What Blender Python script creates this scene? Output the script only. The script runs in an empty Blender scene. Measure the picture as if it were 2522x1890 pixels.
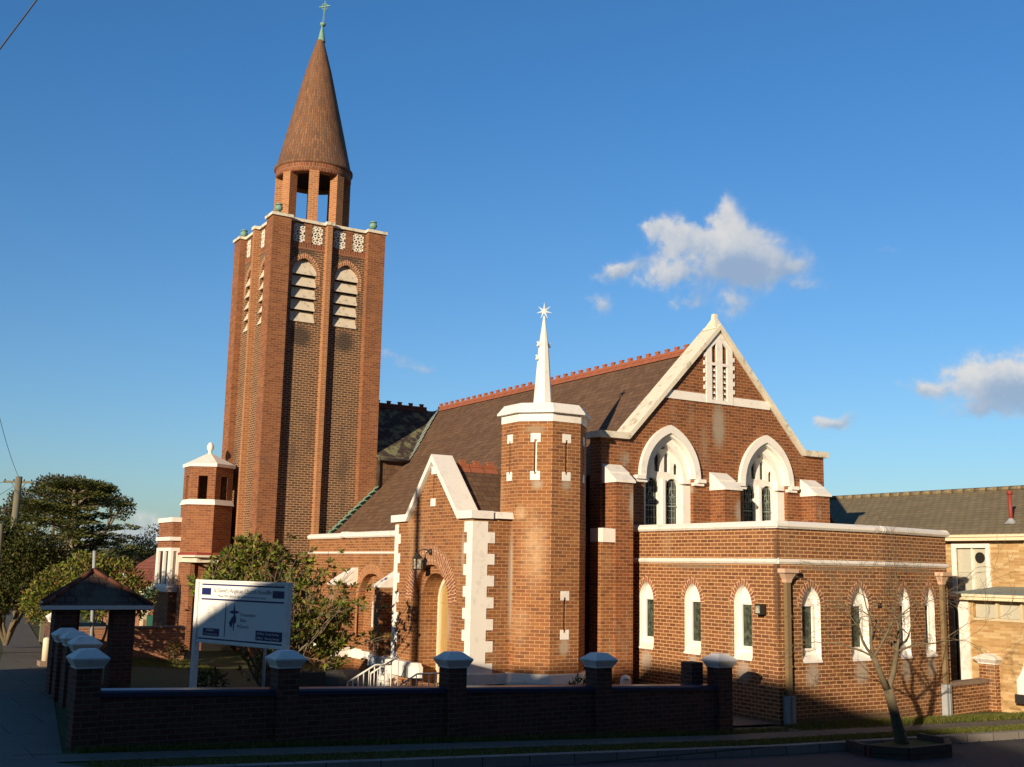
import bpy, bmesh, math, random
from math import sin, cos, pi, radians, sqrt, atan2
from mathutils import Vector, Matrix
from mathutils.geometry import tessellate_polygon
random.seed(7)
R = random.Random(11)
sc = bpy.context.scene
COL = sc.collection

# ------------------------------------------------------------------ camera
PIT, ROL, YAW = radians(9.337), radians(-1.139), radians(31.343)
CAM = Vector((0, -23.874, 3.27))
FW = Vector((sin(YAW)*cos(PIT), cos(YAW)*cos(PIT), sin(PIT)))
RT0 = Vector((cos(YAW), -sin(YAW), 0)); UP0 = RT0.cross(FW)
RT = RT0*cos(ROL) - UP0*sin(ROL); UP = UP0*cos(ROL) + RT0*sin(ROL)
cd = bpy.data.cameras.new('camera'); cam = bpy.data.objects.new('camera', cd); COL.objects.link(cam)
cd.sensor_width = 36; cd.lens = 36*2751.4/2522; cd.clip_start = .1; cd.clip_end = 6000
m = Matrix((RT, UP, -FW)).transposed().to_4x4(); m.translation = CAM
cam.matrix_world = m; sc.camera = cam

# ------------------------------------------------------------------ world and sun
SUN_EL = radians(13.6)
SDIR = Vector((-.852*cos(SUN_EL), -.523*cos(SUN_EL), sin(SUN_EL)))   # towards the sun
w = bpy.data.worlds.new('World'); sc.world = w; w.use_nodes = True
nt = w.node_tree; nt.nodes.clear()
def N(nt, t, **k):
    n = nt.nodes.new(t)
    for a, b in k.items():
        if a == 'inp':
            for i, v in b.items(): n.inputs[i].default_value = v
        else: setattr(n, a, b)
    return n
def mth(nt, op, a, b=None, c=None, clamp=False):
    n = nt.nodes.new('ShaderNodeMath'); n.operation = op; n.use_clamp = clamp
    for i, v in enumerate((a, b, c)):
        if v is None: continue
        if isinstance(v, (int, float)): n.inputs[i].default_value = v
        else: nt.links.new(v, n.inputs[i])
    return n.outputs[0]
def mixc(nt, f, a, b, mode='MIX'):
    n = nt.nodes.new('ShaderNodeMix'); n.data_type = 'RGBA'; n.blend_type = mode
    for i, v in ((0, f), (6, a), (7, b)):
        if isinstance(v, (int, float)): n.inputs[i].default_value = v
        elif isinstance(v, tuple): n.inputs[i].default_value = (*v, 1)[:4]
        else: nt.links.new(v, n.inputs[i])
    return n.outputs[2]
SKY_STR = .104
sky = N(nt, 'ShaderNodeTexSky', sky_type='NISHITA', sun_disc=False, sun_elevation=SUN_EL,
        sun_rotation=atan2(SDIR.x, SDIR.y), air_density=1.0, dust_density=.7, ozone_density=3.0)
geo = N(nt, 'ShaderNodeTexCoord')
sep = N(nt, 'ShaderNodeSeparateXYZ'); nt.links.new(geo.outputs['Generated'], sep.inputs[0])
az = mth(nt, 'MULTIPLY', mth(nt, 'ARCTAN2', sep.outputs[0], sep.outputs[1]), 57.2958)
el = mth(nt, 'MULTIPLY', mth(nt, 'ARCSINE', sep.outputs[2]), 57.2958)
nz = N(nt, 'ShaderNodeTexNoise', inp={'Scale': 26.0, 'Detail': 9.0, 'Roughness': .62, 'Distortion': .25})
nt.links.new(geo.outputs['Generated'], nz.inputs['Vector'])
nz2 = N(nt, 'ShaderNodeTexNoise', inp={'Scale': 60.0, 'Detail': 8.0, 'Roughness': .6})
nt.links.new(geo.outputs['Generated'], nz2.inputs['Vector'])
wn_ = N(nt, 'ShaderNodeTexNoise', inp={'Scale': 15.0, 'Detail': 7.0, 'Roughness': .6}); nt.links.new(geo.outputs['Generated'], wn_.inputs['Vector'])
ws = N(nt, 'ShaderNodeSeparateColor'); nt.links.new(wn_.outputs['Color'], ws.inputs[0])
az = mth(nt, 'ADD', az, mth(nt, 'MULTIPLY', mth(nt, 'SUBTRACT', ws.outputs[0], .5), 4.5)); el = mth(nt, 'ADD', el, mth(nt, 'MULTIPLY', mth(nt, 'SUBTRACT', ws.outputs[1], .5), 3.2))
# cloud puffs: azimuth, elevation, half width, half height, density
PUFF = [(42.5,15.4,2.3,1.15,1.15),(43.5,15.6,1.8,1.3,.95),(40.2,16.5,1.35,.7,.8),(42.9,16.9,1.1,1.0,.8),(42.3,18.0,.6,.8,.55),(39.0,17.0,.5,.4,.5),
        (36.2,15.4,1.15,.45,.75),(37.4,15.5,1.2,.3,.5),(36.4,13.4,.65,.45,.55),(35.7,13.9,.8,.25,.35),(40.6,13.7,.7,.5,.45),(43.0,13.0,.9,.65,.5),
        (45.9,15.2,1.0,.4,.5),(46.3,14.4,.6,.3,.35),(39.4,14.8,1.2,.4,.5),(55.4,9.1,2.4,1.05,1.2),(58.5,9.3,2.6,1.3,1.2),(51.6,9.0,.9,.4,.7),(54.0,7.9,1.2,.4,.5),
        (47.5,7.5,.7,.34,.95),(26.6,9.95,1.5,.35,.5),(25.4,10.4,1.2,.25,.4),(50.3,15.6,.35,.15,.3),(13.4,1.6,1.6,.7,.7),(16.5,1.2,2.5,.6,.6),(9.0,.8,3.0,.6,.6),(70,11,5,1.6,1.0),(-20,9,6,1.5,1.0)]
dens = None; shade = None
for a, e, sa, se, g in PUFF:
    dx = mth(nt, 'MULTIPLY', mth(nt, 'SUBTRACT', az, a), 1/sa)
    dy = mth(nt, 'MULTIPLY', mth(nt, 'SUBTRACT', el, e), 1/se)
    r2 = mth(nt, 'ADD', mth(nt, 'MULTIPLY', dx, dx), mth(nt, 'MULTIPLY', dy, dy))
    d = mth(nt, 'MULTIPLY', mth(nt, 'EXPONENT', mth(nt, 'MULTIPLY', r2, -.9)), g)
    dl = mth(nt, 'MULTIPLY', d, mth(nt, 'SUBTRACT', mth(nt, 'MULTIPLY', dy, .75), mth(nt, 'MULTIPLY', dx, .28)))
    dens = d if dens is None else mth(nt, 'ADD', dens, d)
    shade = dl if shade is None else mth(nt, 'ADD', shade, dl)
nn = mth(nt, 'MULTIPLY', mth(nt, 'SUBTRACT', nz.outputs[0], .5), 3.2)
nn = mth(nt, 'ADD', nn, mth(nt, 'MULTIPLY', mth(nt, 'SUBTRACT', nz2.outputs[0], .5), 1.5))
raw = mth(nt, 'ADD', dens, mth(nt, 'MULTIPLY', nn, mth(nt, 'MINIMUM', mth(nt, 'MULTIPLY', dens, 1.6), .55)))
mr = N(nt, 'ShaderNodeMapRange', interpolation_type='SMOOTHSTEP', inp={1: .07, 2: .88}); nt.links.new(raw, mr.inputs[0])
lit = N(nt, 'ShaderNodeMapRange', interpolation_type='SMOOTHSTEP', inp={1: -.60, 2: .75})
nt.links.new(mth(nt, 'ADD', shade, mth(nt, 'MULTIPLY', nn, .42)), lit.inputs[0])
ccol = mixc(nt, lit.outputs[0], (2.5, 3.3, 4.5), (6.0, 5.8, 5.5))
hz = N(nt, 'ShaderNodeMapRange', inp={1: 0.0, 2: 24.0}); nt.links.new(mth(nt, 'MULTIPLY', mth(nt, 'ARCSINE', sep.outputs[2]), 57.2958), hz.inputs[0])
skyc = mixc(nt, 1.0, sky.outputs[0], mixc(nt, hz.outputs[0], (.80, .92, 1.04), (.47, .89, 1.20)), 'MULTIPLY')
# added darkening of the unseen sky behind the viewer, to deepen the shade
sky_dim = mth(nt, 'ADD', mth(nt, 'MULTIPLY', sep.outputs[0], -.45), mth(nt, 'MULTIPLY', sep.outputs[1], -.89))
sky_dim = ramp_ = N(nt, 'ShaderNodeMapRange', interpolation_type='SMOOTHSTEP', inp={1: -.05, 2: .35}); nt.links.new(mth(nt, 'ADD', mth(nt, 'ADD', mth(nt, 'MULTIPLY', sep.outputs[0], -.45), mth(nt, 'MULTIPLY', sep.outputs[1], -.89)), mth(nt, 'MULTIPLY', nn, .05)), sky_dim.inputs[0])
skyc = mixc(nt, mth(nt, 'MULTIPLY', sky_dim.outputs[0], .93), skyc, (.28, .72, 1.5))
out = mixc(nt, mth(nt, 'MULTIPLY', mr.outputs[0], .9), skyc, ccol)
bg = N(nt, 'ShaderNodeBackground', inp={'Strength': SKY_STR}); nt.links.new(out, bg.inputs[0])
ow = N(nt, 'ShaderNodeOutputWorld'); nt.links.new(bg.outputs[0], ow.inputs[0])
sl = bpy.data.lights.new('sun', 'SUN'); sl.energy = 5.0; sl.angle = radians(.53); sl.color = (1.0, .82, .60)
so = bpy.data.objects.new('sun', sl); COL.objects.link(so); so.rotation_euler = SDIR.to_track_quat('Z', 'Y').to_euler(); so.location = (-30, -20, 30)
sc.view_settings.view_transform = 'Standard'; sc.view_settings.look = 'None'; sc.view_settings.gamma = 1
sc.view_settings.exposure = 0.30
sc.cycles.max_bounces = 6; sc.cycles.diffuse_bounces = 3

# ------------------------------------------------------------------ materials
MATS = {}
def newmat(name):
    m = bpy.data.materials.new(name); m.use_nodes = True; MATS[name] = m
    return m, m.node_tree, m.node_tree.nodes['Principled BSDF']
def noise(nt, scale, detail=4, rough=.55, vec=None, **k):
    n = N(nt, 'ShaderNodeTexNoise', inp={'Scale': scale, 'Detail': detail, 'Roughness': rough}, **k)
    if vec is None:
        g = nt.nodes.new('ShaderNodeNewGeometry'); vec = g.outputs['Position']
    nt.links.new(vec, n.inputs['Vector']); return n.outputs[0]
def ramp(nt, v, lo, hi):
    n = N(nt, 'ShaderNodeMapRange', interpolation_type='SMOOTHSTEP', inp={1: lo, 2: hi}); nt.links.new(v, n.inputs[0]); return n.outputs[0]
def bump(nt, bsdf, h, s=.3, d=.01):
    b = N(nt, 'ShaderNodeBump', inp={'Strength': s, 'Distance': d}); nt.links.new(h, b.inputs['Height']); nt.links.new(b.outputs[0], bsdf.inputs['Normal'])
def plain(name, col, rough=.7, var=.12, scale=3, metal=0, stain=None, stainamt=0, sscale=1.2, bmp=0, spec=.3):
    m, nt, b = newmat(name)
    n = noise(nt, scale, 5)
    c = mixc(nt, n, tuple(x*(1-var) for x in col), tuple(min(1, x*(1+var)) for x in col))
    if stain:
        s = noise(nt, sscale, 8, .65)
        f = mth(nt, 'MULTIPLY', ramp(nt, s, .52, .68), stainamt)
        c = mixc(nt, f, c, stain)
    nt.links.new(c, b.inputs['Base Color']); b.inputs['Roughness'].default_value = rough; b.inputs['Metallic'].default_value = metal
    b.inputs['Specular IOR Level'].default_value = spec
    if bmp: bump(nt, b, noise(nt, 40, 4), bmp, .01)
    return m
def brick(name, c1, c2, mortar, ms=.011, dark=None, darkamt=0., stain=None, stainamt=0., w=.24, h=.086, smooth=.15, bias=0, sth=(.55, .7), sscale=(1.3, 1.3, .35), ns=.3, patches=()):
    m, nt, b = newmat(name)
    uv = nt.nodes.new('ShaderNodeUVMap'); uv.uv_map = 'UVMap'
    sh = N(nt, 'ShaderNodeTexNoise', inp={'Scale': 2.2, 'Detail': 2.0}); nt.links.new(uv.outputs[0], sh.inputs['Vector'])
    off = N(nt, 'ShaderNodeVectorMath', operation='SCALE'); off.inputs['Scale'].default_value = .012
    nt.links.new(sh.outputs['Color'], off.inputs[0])
    ad = N(nt, 'ShaderNodeVectorMath', operation='ADD'); nt.links.new(uv.outputs[0], ad.inputs[0]); nt.links.new(off.outputs[0], ad.inputs[1])
    t = N(nt, 'ShaderNodeTexBrick', inp={'Scale': 1.0, 'Mortar Size': ms, 'Mortar Smooth': smooth, 'Bias': bias, 'Brick Width': w, 'Row Height': h})
    t.inputs['Color1'].default_value = (*c1, 1); t.inputs['Color2'].default_value = (*c2, 1); t.inputs['Mortar'].default_value = (*mortar, 1)
    nt.links.new(ad.outputs[0], t.inputs['Vector'])
    c = t.outputs['Color']
    # second per-brick variation: same lattice, black and white
    t2 = N(nt, 'ShaderNodeTexBrick', inp={'Scale': 1.0, 'Mortar Size': 0, 'Bias': 0, 'Brick Width': w, 'Row Height': h})
    t2.inputs['Color1'].default_value = (0, 0, 0, 1); t2.inputs['Color2'].default_value = (1, 1, 1, 1); t2.inputs['Mortar'].default_value = (0, 0, 0, 1)
    sft = N(nt, 'ShaderNodeVectorMath', operation='ADD'); sft.inputs[1].default_value = (w*14, h*22, 0)
    nt.links.new(ad.outputs[0], sft.inputs[0]); nt.links.new(sft.outputs[0], t2.inputs['Vector'])
    if dark:
        f = mth(nt, 'MULTIPLY', mth(nt, 'MULTIPLY', ramp(nt, t2.outputs['Color'], .5, 1.0), darkamt), mth(nt, 'SUBTRACT', 1.0, t.outputs['Fac']))
        c = mixc(nt, f, c, dark)
    g = noise(nt, 5, 6, .6)
    c = mixc(nt, ns, c, mixc(nt, g, (.55, .55, .55), (1.35, 1.3, 1.25)), 'MULTIPLY')
    big = noise(nt, .7, 4, .6)
    c = mixc(nt, .5, c, mixc(nt, big, (.75, .74, .72), (1.25, 1.22, 1.2)), 'MULTIPLY')
    if stain:
        gp = nt.nodes.new('ShaderNodeNewGeometry'); mp = N(nt, 'ShaderNodeMapping'); mp.inputs['Scale'].default_value = sscale
        nt.links.new(gp.outputs['Position'], mp.inputs['Vector'])
        s = noise(nt, 1.0, 7, .62, vec=mp.outputs[0])
        c = mixc(nt, mth(nt, 'MULTIPLY', ramp(nt, s, *sth), stainamt), c, stain)
    if patches:
        gp = nt.nodes.new('ShaderNodeNewGeometry'); sp = nt.nodes.new('ShaderNodeSeparateXYZ'); nt.links.new(gp.outputs['Position'], sp.inputs[0])
        pn = noise(nt, 4.5, 7, .7); tot = {}
        for px, py, pz, rh, rz_, col, amt in patches:
            dx = mth(nt, 'MULTIPLY', mth(nt, 'SUBTRACT', sp.outputs[0], px), 1/rh); dy = mth(nt, 'MULTIPLY', mth(nt, 'SUBTRACT', sp.outputs[1], py), 1/rh); dz = mth(nt, 'MULTIPLY', mth(nt, 'SUBTRACT', sp.outputs[2], pz), 1/rz_)
            q = mth(nt, 'EXPONENT', mth(nt, 'MULTIPLY', mth(nt, 'ADD', mth(nt, 'ADD', mth(nt, 'MULTIPLY', dx, dx), mth(nt, 'MULTIPLY', dy, dy)), mth(nt, 'MULTIPLY', dz, dz)), -1.0))
            q = mth(nt, 'MULTIPLY', q, amt); tot[col] = q if col not in tot else mth(nt, 'MAXIMUM', tot[col], q)
        for col, q in tot.items(): c = mixc(nt, mth(nt, 'MULTIPLY', ramp(nt, mth(nt, 'MULTIPLY', q, mth(nt, 'ADD', pn, .5)), .25, .85), .8), c, col)
    nt.links.new(c, b.inputs['Base Color']); b.inputs['Roughness'].default_value = .85; b.inputs['Specular IOR Level'].default_value = .25
    hgt = mth(nt, 'SUBTRACT', mth(nt, 'MULTIPLY', noise(nt, 60, 3), .35), t.outputs['Fac'])
    bump(nt, b, hgt, .55, .008)
    return m
WM = (.60, .44, .27)
brick('brick_nave', (0.284, 0.104, 0.038), (0.201, 0.068, 0.028), (.40, .235, .12), .0078, (.12, .045, .026), .7, (.36, .28, .19), .4, patches=[(21.45, 0, 7.35, .28, .75, (.36, .31, .23), 1.0), (18.0, -.55, 4.9, .22, .55, (.40, .34, .27), 1.0), (21.65, -.5, 4.9, .2, .5, (.40, .34, .27), .9), (18.15, 0, 6.2, .2, .3, (.36, .31, .23), .7), (24.8, -.5, 5, .15, .4, (.40, .34, .27), .7), (20.4, 0, 5.5, .25, .15, (.36, .31, .23), .8)])
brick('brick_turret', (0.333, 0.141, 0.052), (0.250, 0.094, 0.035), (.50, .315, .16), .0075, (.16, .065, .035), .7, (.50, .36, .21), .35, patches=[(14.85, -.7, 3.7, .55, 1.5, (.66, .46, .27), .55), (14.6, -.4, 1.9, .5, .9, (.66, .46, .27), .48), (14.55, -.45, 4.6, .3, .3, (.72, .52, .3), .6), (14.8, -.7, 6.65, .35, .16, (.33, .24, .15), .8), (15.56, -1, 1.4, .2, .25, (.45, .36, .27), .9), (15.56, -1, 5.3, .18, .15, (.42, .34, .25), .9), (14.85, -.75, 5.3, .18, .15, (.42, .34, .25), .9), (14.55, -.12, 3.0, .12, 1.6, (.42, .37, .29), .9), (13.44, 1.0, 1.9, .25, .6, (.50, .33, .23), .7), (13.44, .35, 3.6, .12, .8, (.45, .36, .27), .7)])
brick('brick_annex', (0.289, 0.119, 0.047), (0.201, 0.075, 0.031), (.60, .39, .20), .0098, (.125, .05, .027), .6, (.40, .31, .2), .25, patches=[(18.36, -0.62, 1, 0.28, 0.3, (.42, .35, .27), .95), (18.36, -2.43, 1, 0.28, 0.3, (.42, .35, .27), .95), (18.36, -4.2, 1, 0.28, 0.3, (.42, .35, .27), .95), (19.39, -5.33, 1, 0.28, 0.34, (.42, .35, .27), .95), (20.99, -5.33, 1, 0.28, 0.34, (.42, .35, .27), .95), (22.75, -5.18, 1, 0.28, 0.34, (.42, .35, .27), .95), (23.95, -4.97, 1, 0.28, 0.34, (.42, .35, .27), .95), (18.36, -5.3, 3.0, .12, 1.6, (.11, .06, .035), 1.0), (18.36, -2.5, 3.38, 1.6, .07, (.24, .17, .11), .9), (20.2, -5.33, 3.38, 1.6, .07, (.24, .17, .11), .9), (23.3, -5.1, 3.38, 1.2, .07, (.24, .17, .11), .9), (20.5, -5.33, .0, 3.5, .18, (.14, .10, .06), .9)])
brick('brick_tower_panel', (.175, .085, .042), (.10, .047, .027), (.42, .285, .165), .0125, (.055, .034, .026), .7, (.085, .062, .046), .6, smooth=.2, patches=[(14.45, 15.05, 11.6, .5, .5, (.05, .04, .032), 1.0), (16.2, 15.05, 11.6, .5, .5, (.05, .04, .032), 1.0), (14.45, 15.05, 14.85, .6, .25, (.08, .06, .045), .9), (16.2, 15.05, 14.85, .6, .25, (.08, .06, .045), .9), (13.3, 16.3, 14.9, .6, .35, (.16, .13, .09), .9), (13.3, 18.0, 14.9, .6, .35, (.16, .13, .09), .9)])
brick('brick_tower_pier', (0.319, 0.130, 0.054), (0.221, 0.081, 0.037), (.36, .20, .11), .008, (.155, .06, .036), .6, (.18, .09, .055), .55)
brick('brick_orange', (0.412, 0.192, 0.084), (0.333, 0.141, 0.062), (.55, .33, .18), .009, (.24, .10, .05), .4)
brick('brick_cone', (.30, .15, .075), (.215, .10, .055), (.13, .08, .05), .018, (.11, .065, .045), .6, w=.30, h=.10, smooth=.5, stain=(.15, .095, .065), stainamt=.5)
brick('brick_header', (.34, .13, .06), (.25, .09, .045), (.66, .47, .29), .011, (.2, .08, .05), .5, w=.235, h=.086)
brick('brick_soldier', (.30, .10, .045), (.17, .065, .035), (.34, .20, .12), .012, w=.10, h=.25)
brick('brick_fence', (.17, .065, .042), (.11, .045, .032), (.17, .12, .09), .009, (.07, .036, .028), .6)
brick('brick_tan', (.52, .34, .155), (.40, .235, .095), (.50, .37, .20), .007, (.66, .50, .27), .75, w=.34, h=.075, ns=.4)
brick('brick_far', (.36, .15, .08), (.28, .11, .06), (.4, .25, .16), .01)
brick('roof_slate', (.160, .094, .054), (.118, .069, .042), (.06, .036, .025), .009, (.19, .12, .075), .5, (.44, .40, .33), .8, w=.26, h=.19, smooth=.5, sth=(.69, .75), sscale=(6, 2.6, 6), ns=.6)
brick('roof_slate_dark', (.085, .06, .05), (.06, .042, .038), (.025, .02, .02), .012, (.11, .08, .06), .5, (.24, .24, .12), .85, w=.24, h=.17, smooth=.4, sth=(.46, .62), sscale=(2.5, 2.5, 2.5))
brick('roof_tile_grey', (.25, .20, .115), (.20, .16, .09), (.11, .09, .055), .018, (.28, .23, .13), .5, (.17, .16, .09), .5, w=.28, h=.24, smooth=.6)
brick('roof_tile_lych', (.11, .065, .05), (.085, .055, .045), (.03, .025, .02), .018, (.15, .08, .05), .5, (.14, .13, .09), .6, w=.22, h=.2, smooth=.4, sth=(.45, .6))
brick('roof_red', (.33, .11, .06), (.24, .08, .05), (.1, .04, .03), .02, w=.3, h=.3)
plain('white_paint', (.86, .82, .74), .65, .06, 2, stain=(.56, .49, .38), stainamt=.38, sscale=4.5, bmp=.12)
plain('lattice_white', (.86, .81, .68), .7, .06, 4, stain=(.5, .44, .33), stainamt=.3, sscale=6)
plain('white_old', (.74, .68, .54), .8, .12, 5, stain=(.34, .28, .17), stainamt=.75, sscale=3.5, bmp=.4)
plain('concrete_louvre', (.66, .58, .44), .85, .12, 4, stain=(.20, .15, .09), stainamt=.7, sscale=4.5, bmp=.3)
plain('cream_paint', (.78, .68, .47), .5, .05, 3)
plain('copper_green', (.20, .36, .27), .65, .25, 6, stain=(.07, .10, .07), stainamt=.7, sscale=9, bmp=.2)
plain('lead_grey', (.26, .31, .27), .6, .2, 6)
plain('terracotta', (.34, .115, .06), .75, .15, 8, stain=(.22, .08, .05), stainamt=.4)
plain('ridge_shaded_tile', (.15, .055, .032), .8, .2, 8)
plain('door_wood', (.44, .29, .11), .5, .12, 7)
plain('black_iron', (.03, .028, .025), .45, .2, 8)
plain('pipe_brown', (.22, .155, .08), .5, .1, 5)
plain('pipe_head_pink', (.62, .42, .29), .6, .1, 6)
plain('galvanised', (.34, .36, .37), .5, .15, 9)
plain('asphalt', (.055, .055, .058), .9, .25, 18, bmp=.4, stain=(.085, .08, .075), stainamt=.5, sscale=.8)
brick('concrete', (.16, .145, .12), (.14, .128, .105), (.07, .065, .055), .014, None, 0, (.15, .135, .11), .5, w=1.45, h=1.3, smooth=.3, sth=(.5, .65), sscale=(1.2, 1.2, 1.2))
brick('kerb_stone', (.27, .25, .22), (.22, .20, .18), (.09, .08, .07), .014, None, 0, (.14, .13, .11), .5, w=.9, h=.6, smooth=.3)
plain('soil_grass', (.062, .075, .022), .95, .45, 3.5, stain=(.12, .09, .045), stainamt=.6, sscale=1.6, bmp=.6)
plain('bark_grey', (.21, .17, .115), .9, .3, 12, stain=(.10, .08, .06), stainamt=.6, sscale=8, bmp=.5)
plain('bark_pale', (.17, .135, .08), .9, .35, 14, stain=(.08, .065, .045), stainamt=.75, sscale=7, bmp=.8)
plain('wood_pole', (.17, .16, .11), .9, .2, 10)
plain('sleeper_wood', (.10, .075, .055), .9, .3, 9, bmp=.5)
plain('car_white', (.80, .80, .76), .25, .02, 2, spec=.5)
plain('black_rubber', (.025, .025, .027), .6, .1, 5)
plain('sign_white', (.82, .81, .77), .4, .02, 2)
plain('sign_navy', (.012, .018, .11), .45, .03, 2)
plain('sign_grey', (.30, .30, .30), .5, .03, 2)
plain('sign_faint', (.60, .60, .55), .5, .03, 2)
plain('stone_dark', (.09, .085, .075), .9, .3, 5, bmp=.5)
plain('render_cream', (.60, .50, .33), .8, .06, 3)
plain('teal_paint', (.05, .17, .12), .6, .1, 4)
plain('curtain', (.50, .48, .38), .8, .1, 12)
plain('red_paint', (.30, .05, .035), .6, .1, 4)
plain('coping_blue', (.05, .045, .075), .35, .2, 6, spec=.5)
plain('mortar_cap', (.26, .19, .14), .9, .2, 9)
plain('interior_dark', (.02, .017, .014), .9, .1, 3)
def glass(name, col, rough=.12):
    m, nt, b = newmat(name); nt.links.new(mixc(nt, ramp(nt, noise(nt, 9, 6, .7), .4, .65), tuple(c*.5 for c in col), tuple(c*1.9 for c in col)), b.inputs['Base Color']); b.inputs['Roughness'].default_value = rough; b.inputs['Specular IOR Level'].default_value = .6
    n = noise(nt, 14, 3); bump(nt, b, n, .25, .02)
glass('glass_dark', (.018, .02, .02)); glass('glass_green', (.05, .065, .045), .3); glass('glass_lamp', (.35, .35, .28), .3)
def leafmat(name, cols, trans=.25):
    m, nt, b = newmat(name)
    g = nt.nodes.new('ShaderNodeNewGeometry')
    cr = nt.nodes.new('ShaderNodeValToRGB'); cr.color_ramp.interpolation = 'LINEAR'
    el_ = cr.color_ramp.elements
    while len(el_) < len(cols): el_.new(.5)
    for i, c in enumerate(cols): el_[i].position = i/(len(cols)-1); el_[i].color = (*c, 1)
    nt.links.new(g.outputs['Random Per Island'], cr.inputs[0])
    nt.links.new(cr.outputs[0], b.inputs['Base Color']); b.inputs['Roughness'].default_value = .55; b.inputs['Specular IOR Level'].default_value = .25
    tr = nt.nodes.new('ShaderNodeBsdfTranslucent'); nt.links.new(cr.outputs[0], tr.inputs[0])
    mx = nt.nodes.new('ShaderNodeMixShader'); mx.inputs[0].default_value = trans
    o = nt.nodes['Material Output']
    nt.links.new(b.outputs[0], mx.inputs[1]); nt.links.new(tr.outputs[0], mx.inputs[2]); nt.links.new(mx.outputs[0], o.inputs[0])
leafmat('leaf_magnolia', [(.06, .10, .015), (.13, .19, .02), (.27, .30, .04), (.22, .11, .035), (.17, .13, .05), (.12, .16, .025)])
leafmat('leaf_olive', [(.03, .045, .010), (.05, .065, .014), (.10, .105, .022), (.07, .055, .018)])
leafmat('leaf_cedar', [(.03, .045, .012), (.07, .085, .018), (.16, .15, .03), (.04, .055, .015)])
leafmat('leaf_gum', [(.055, .06, .022), (.10, .09, .03), (.10, .075, .035), (.03, .04, .018)])
leafmat('leaf_far', [(.03, .045, .02), (.05, .06, .022), (.04, .04, .02)])
leafmat('leaf_red', [(.10, .04, .02), (.06, .07, .02), (.16, .07, .03)])
leafmat('grass_blade', [(.07, .10, .018), (.14, .16, .03), (.24, .22, .06)], .3)

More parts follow.
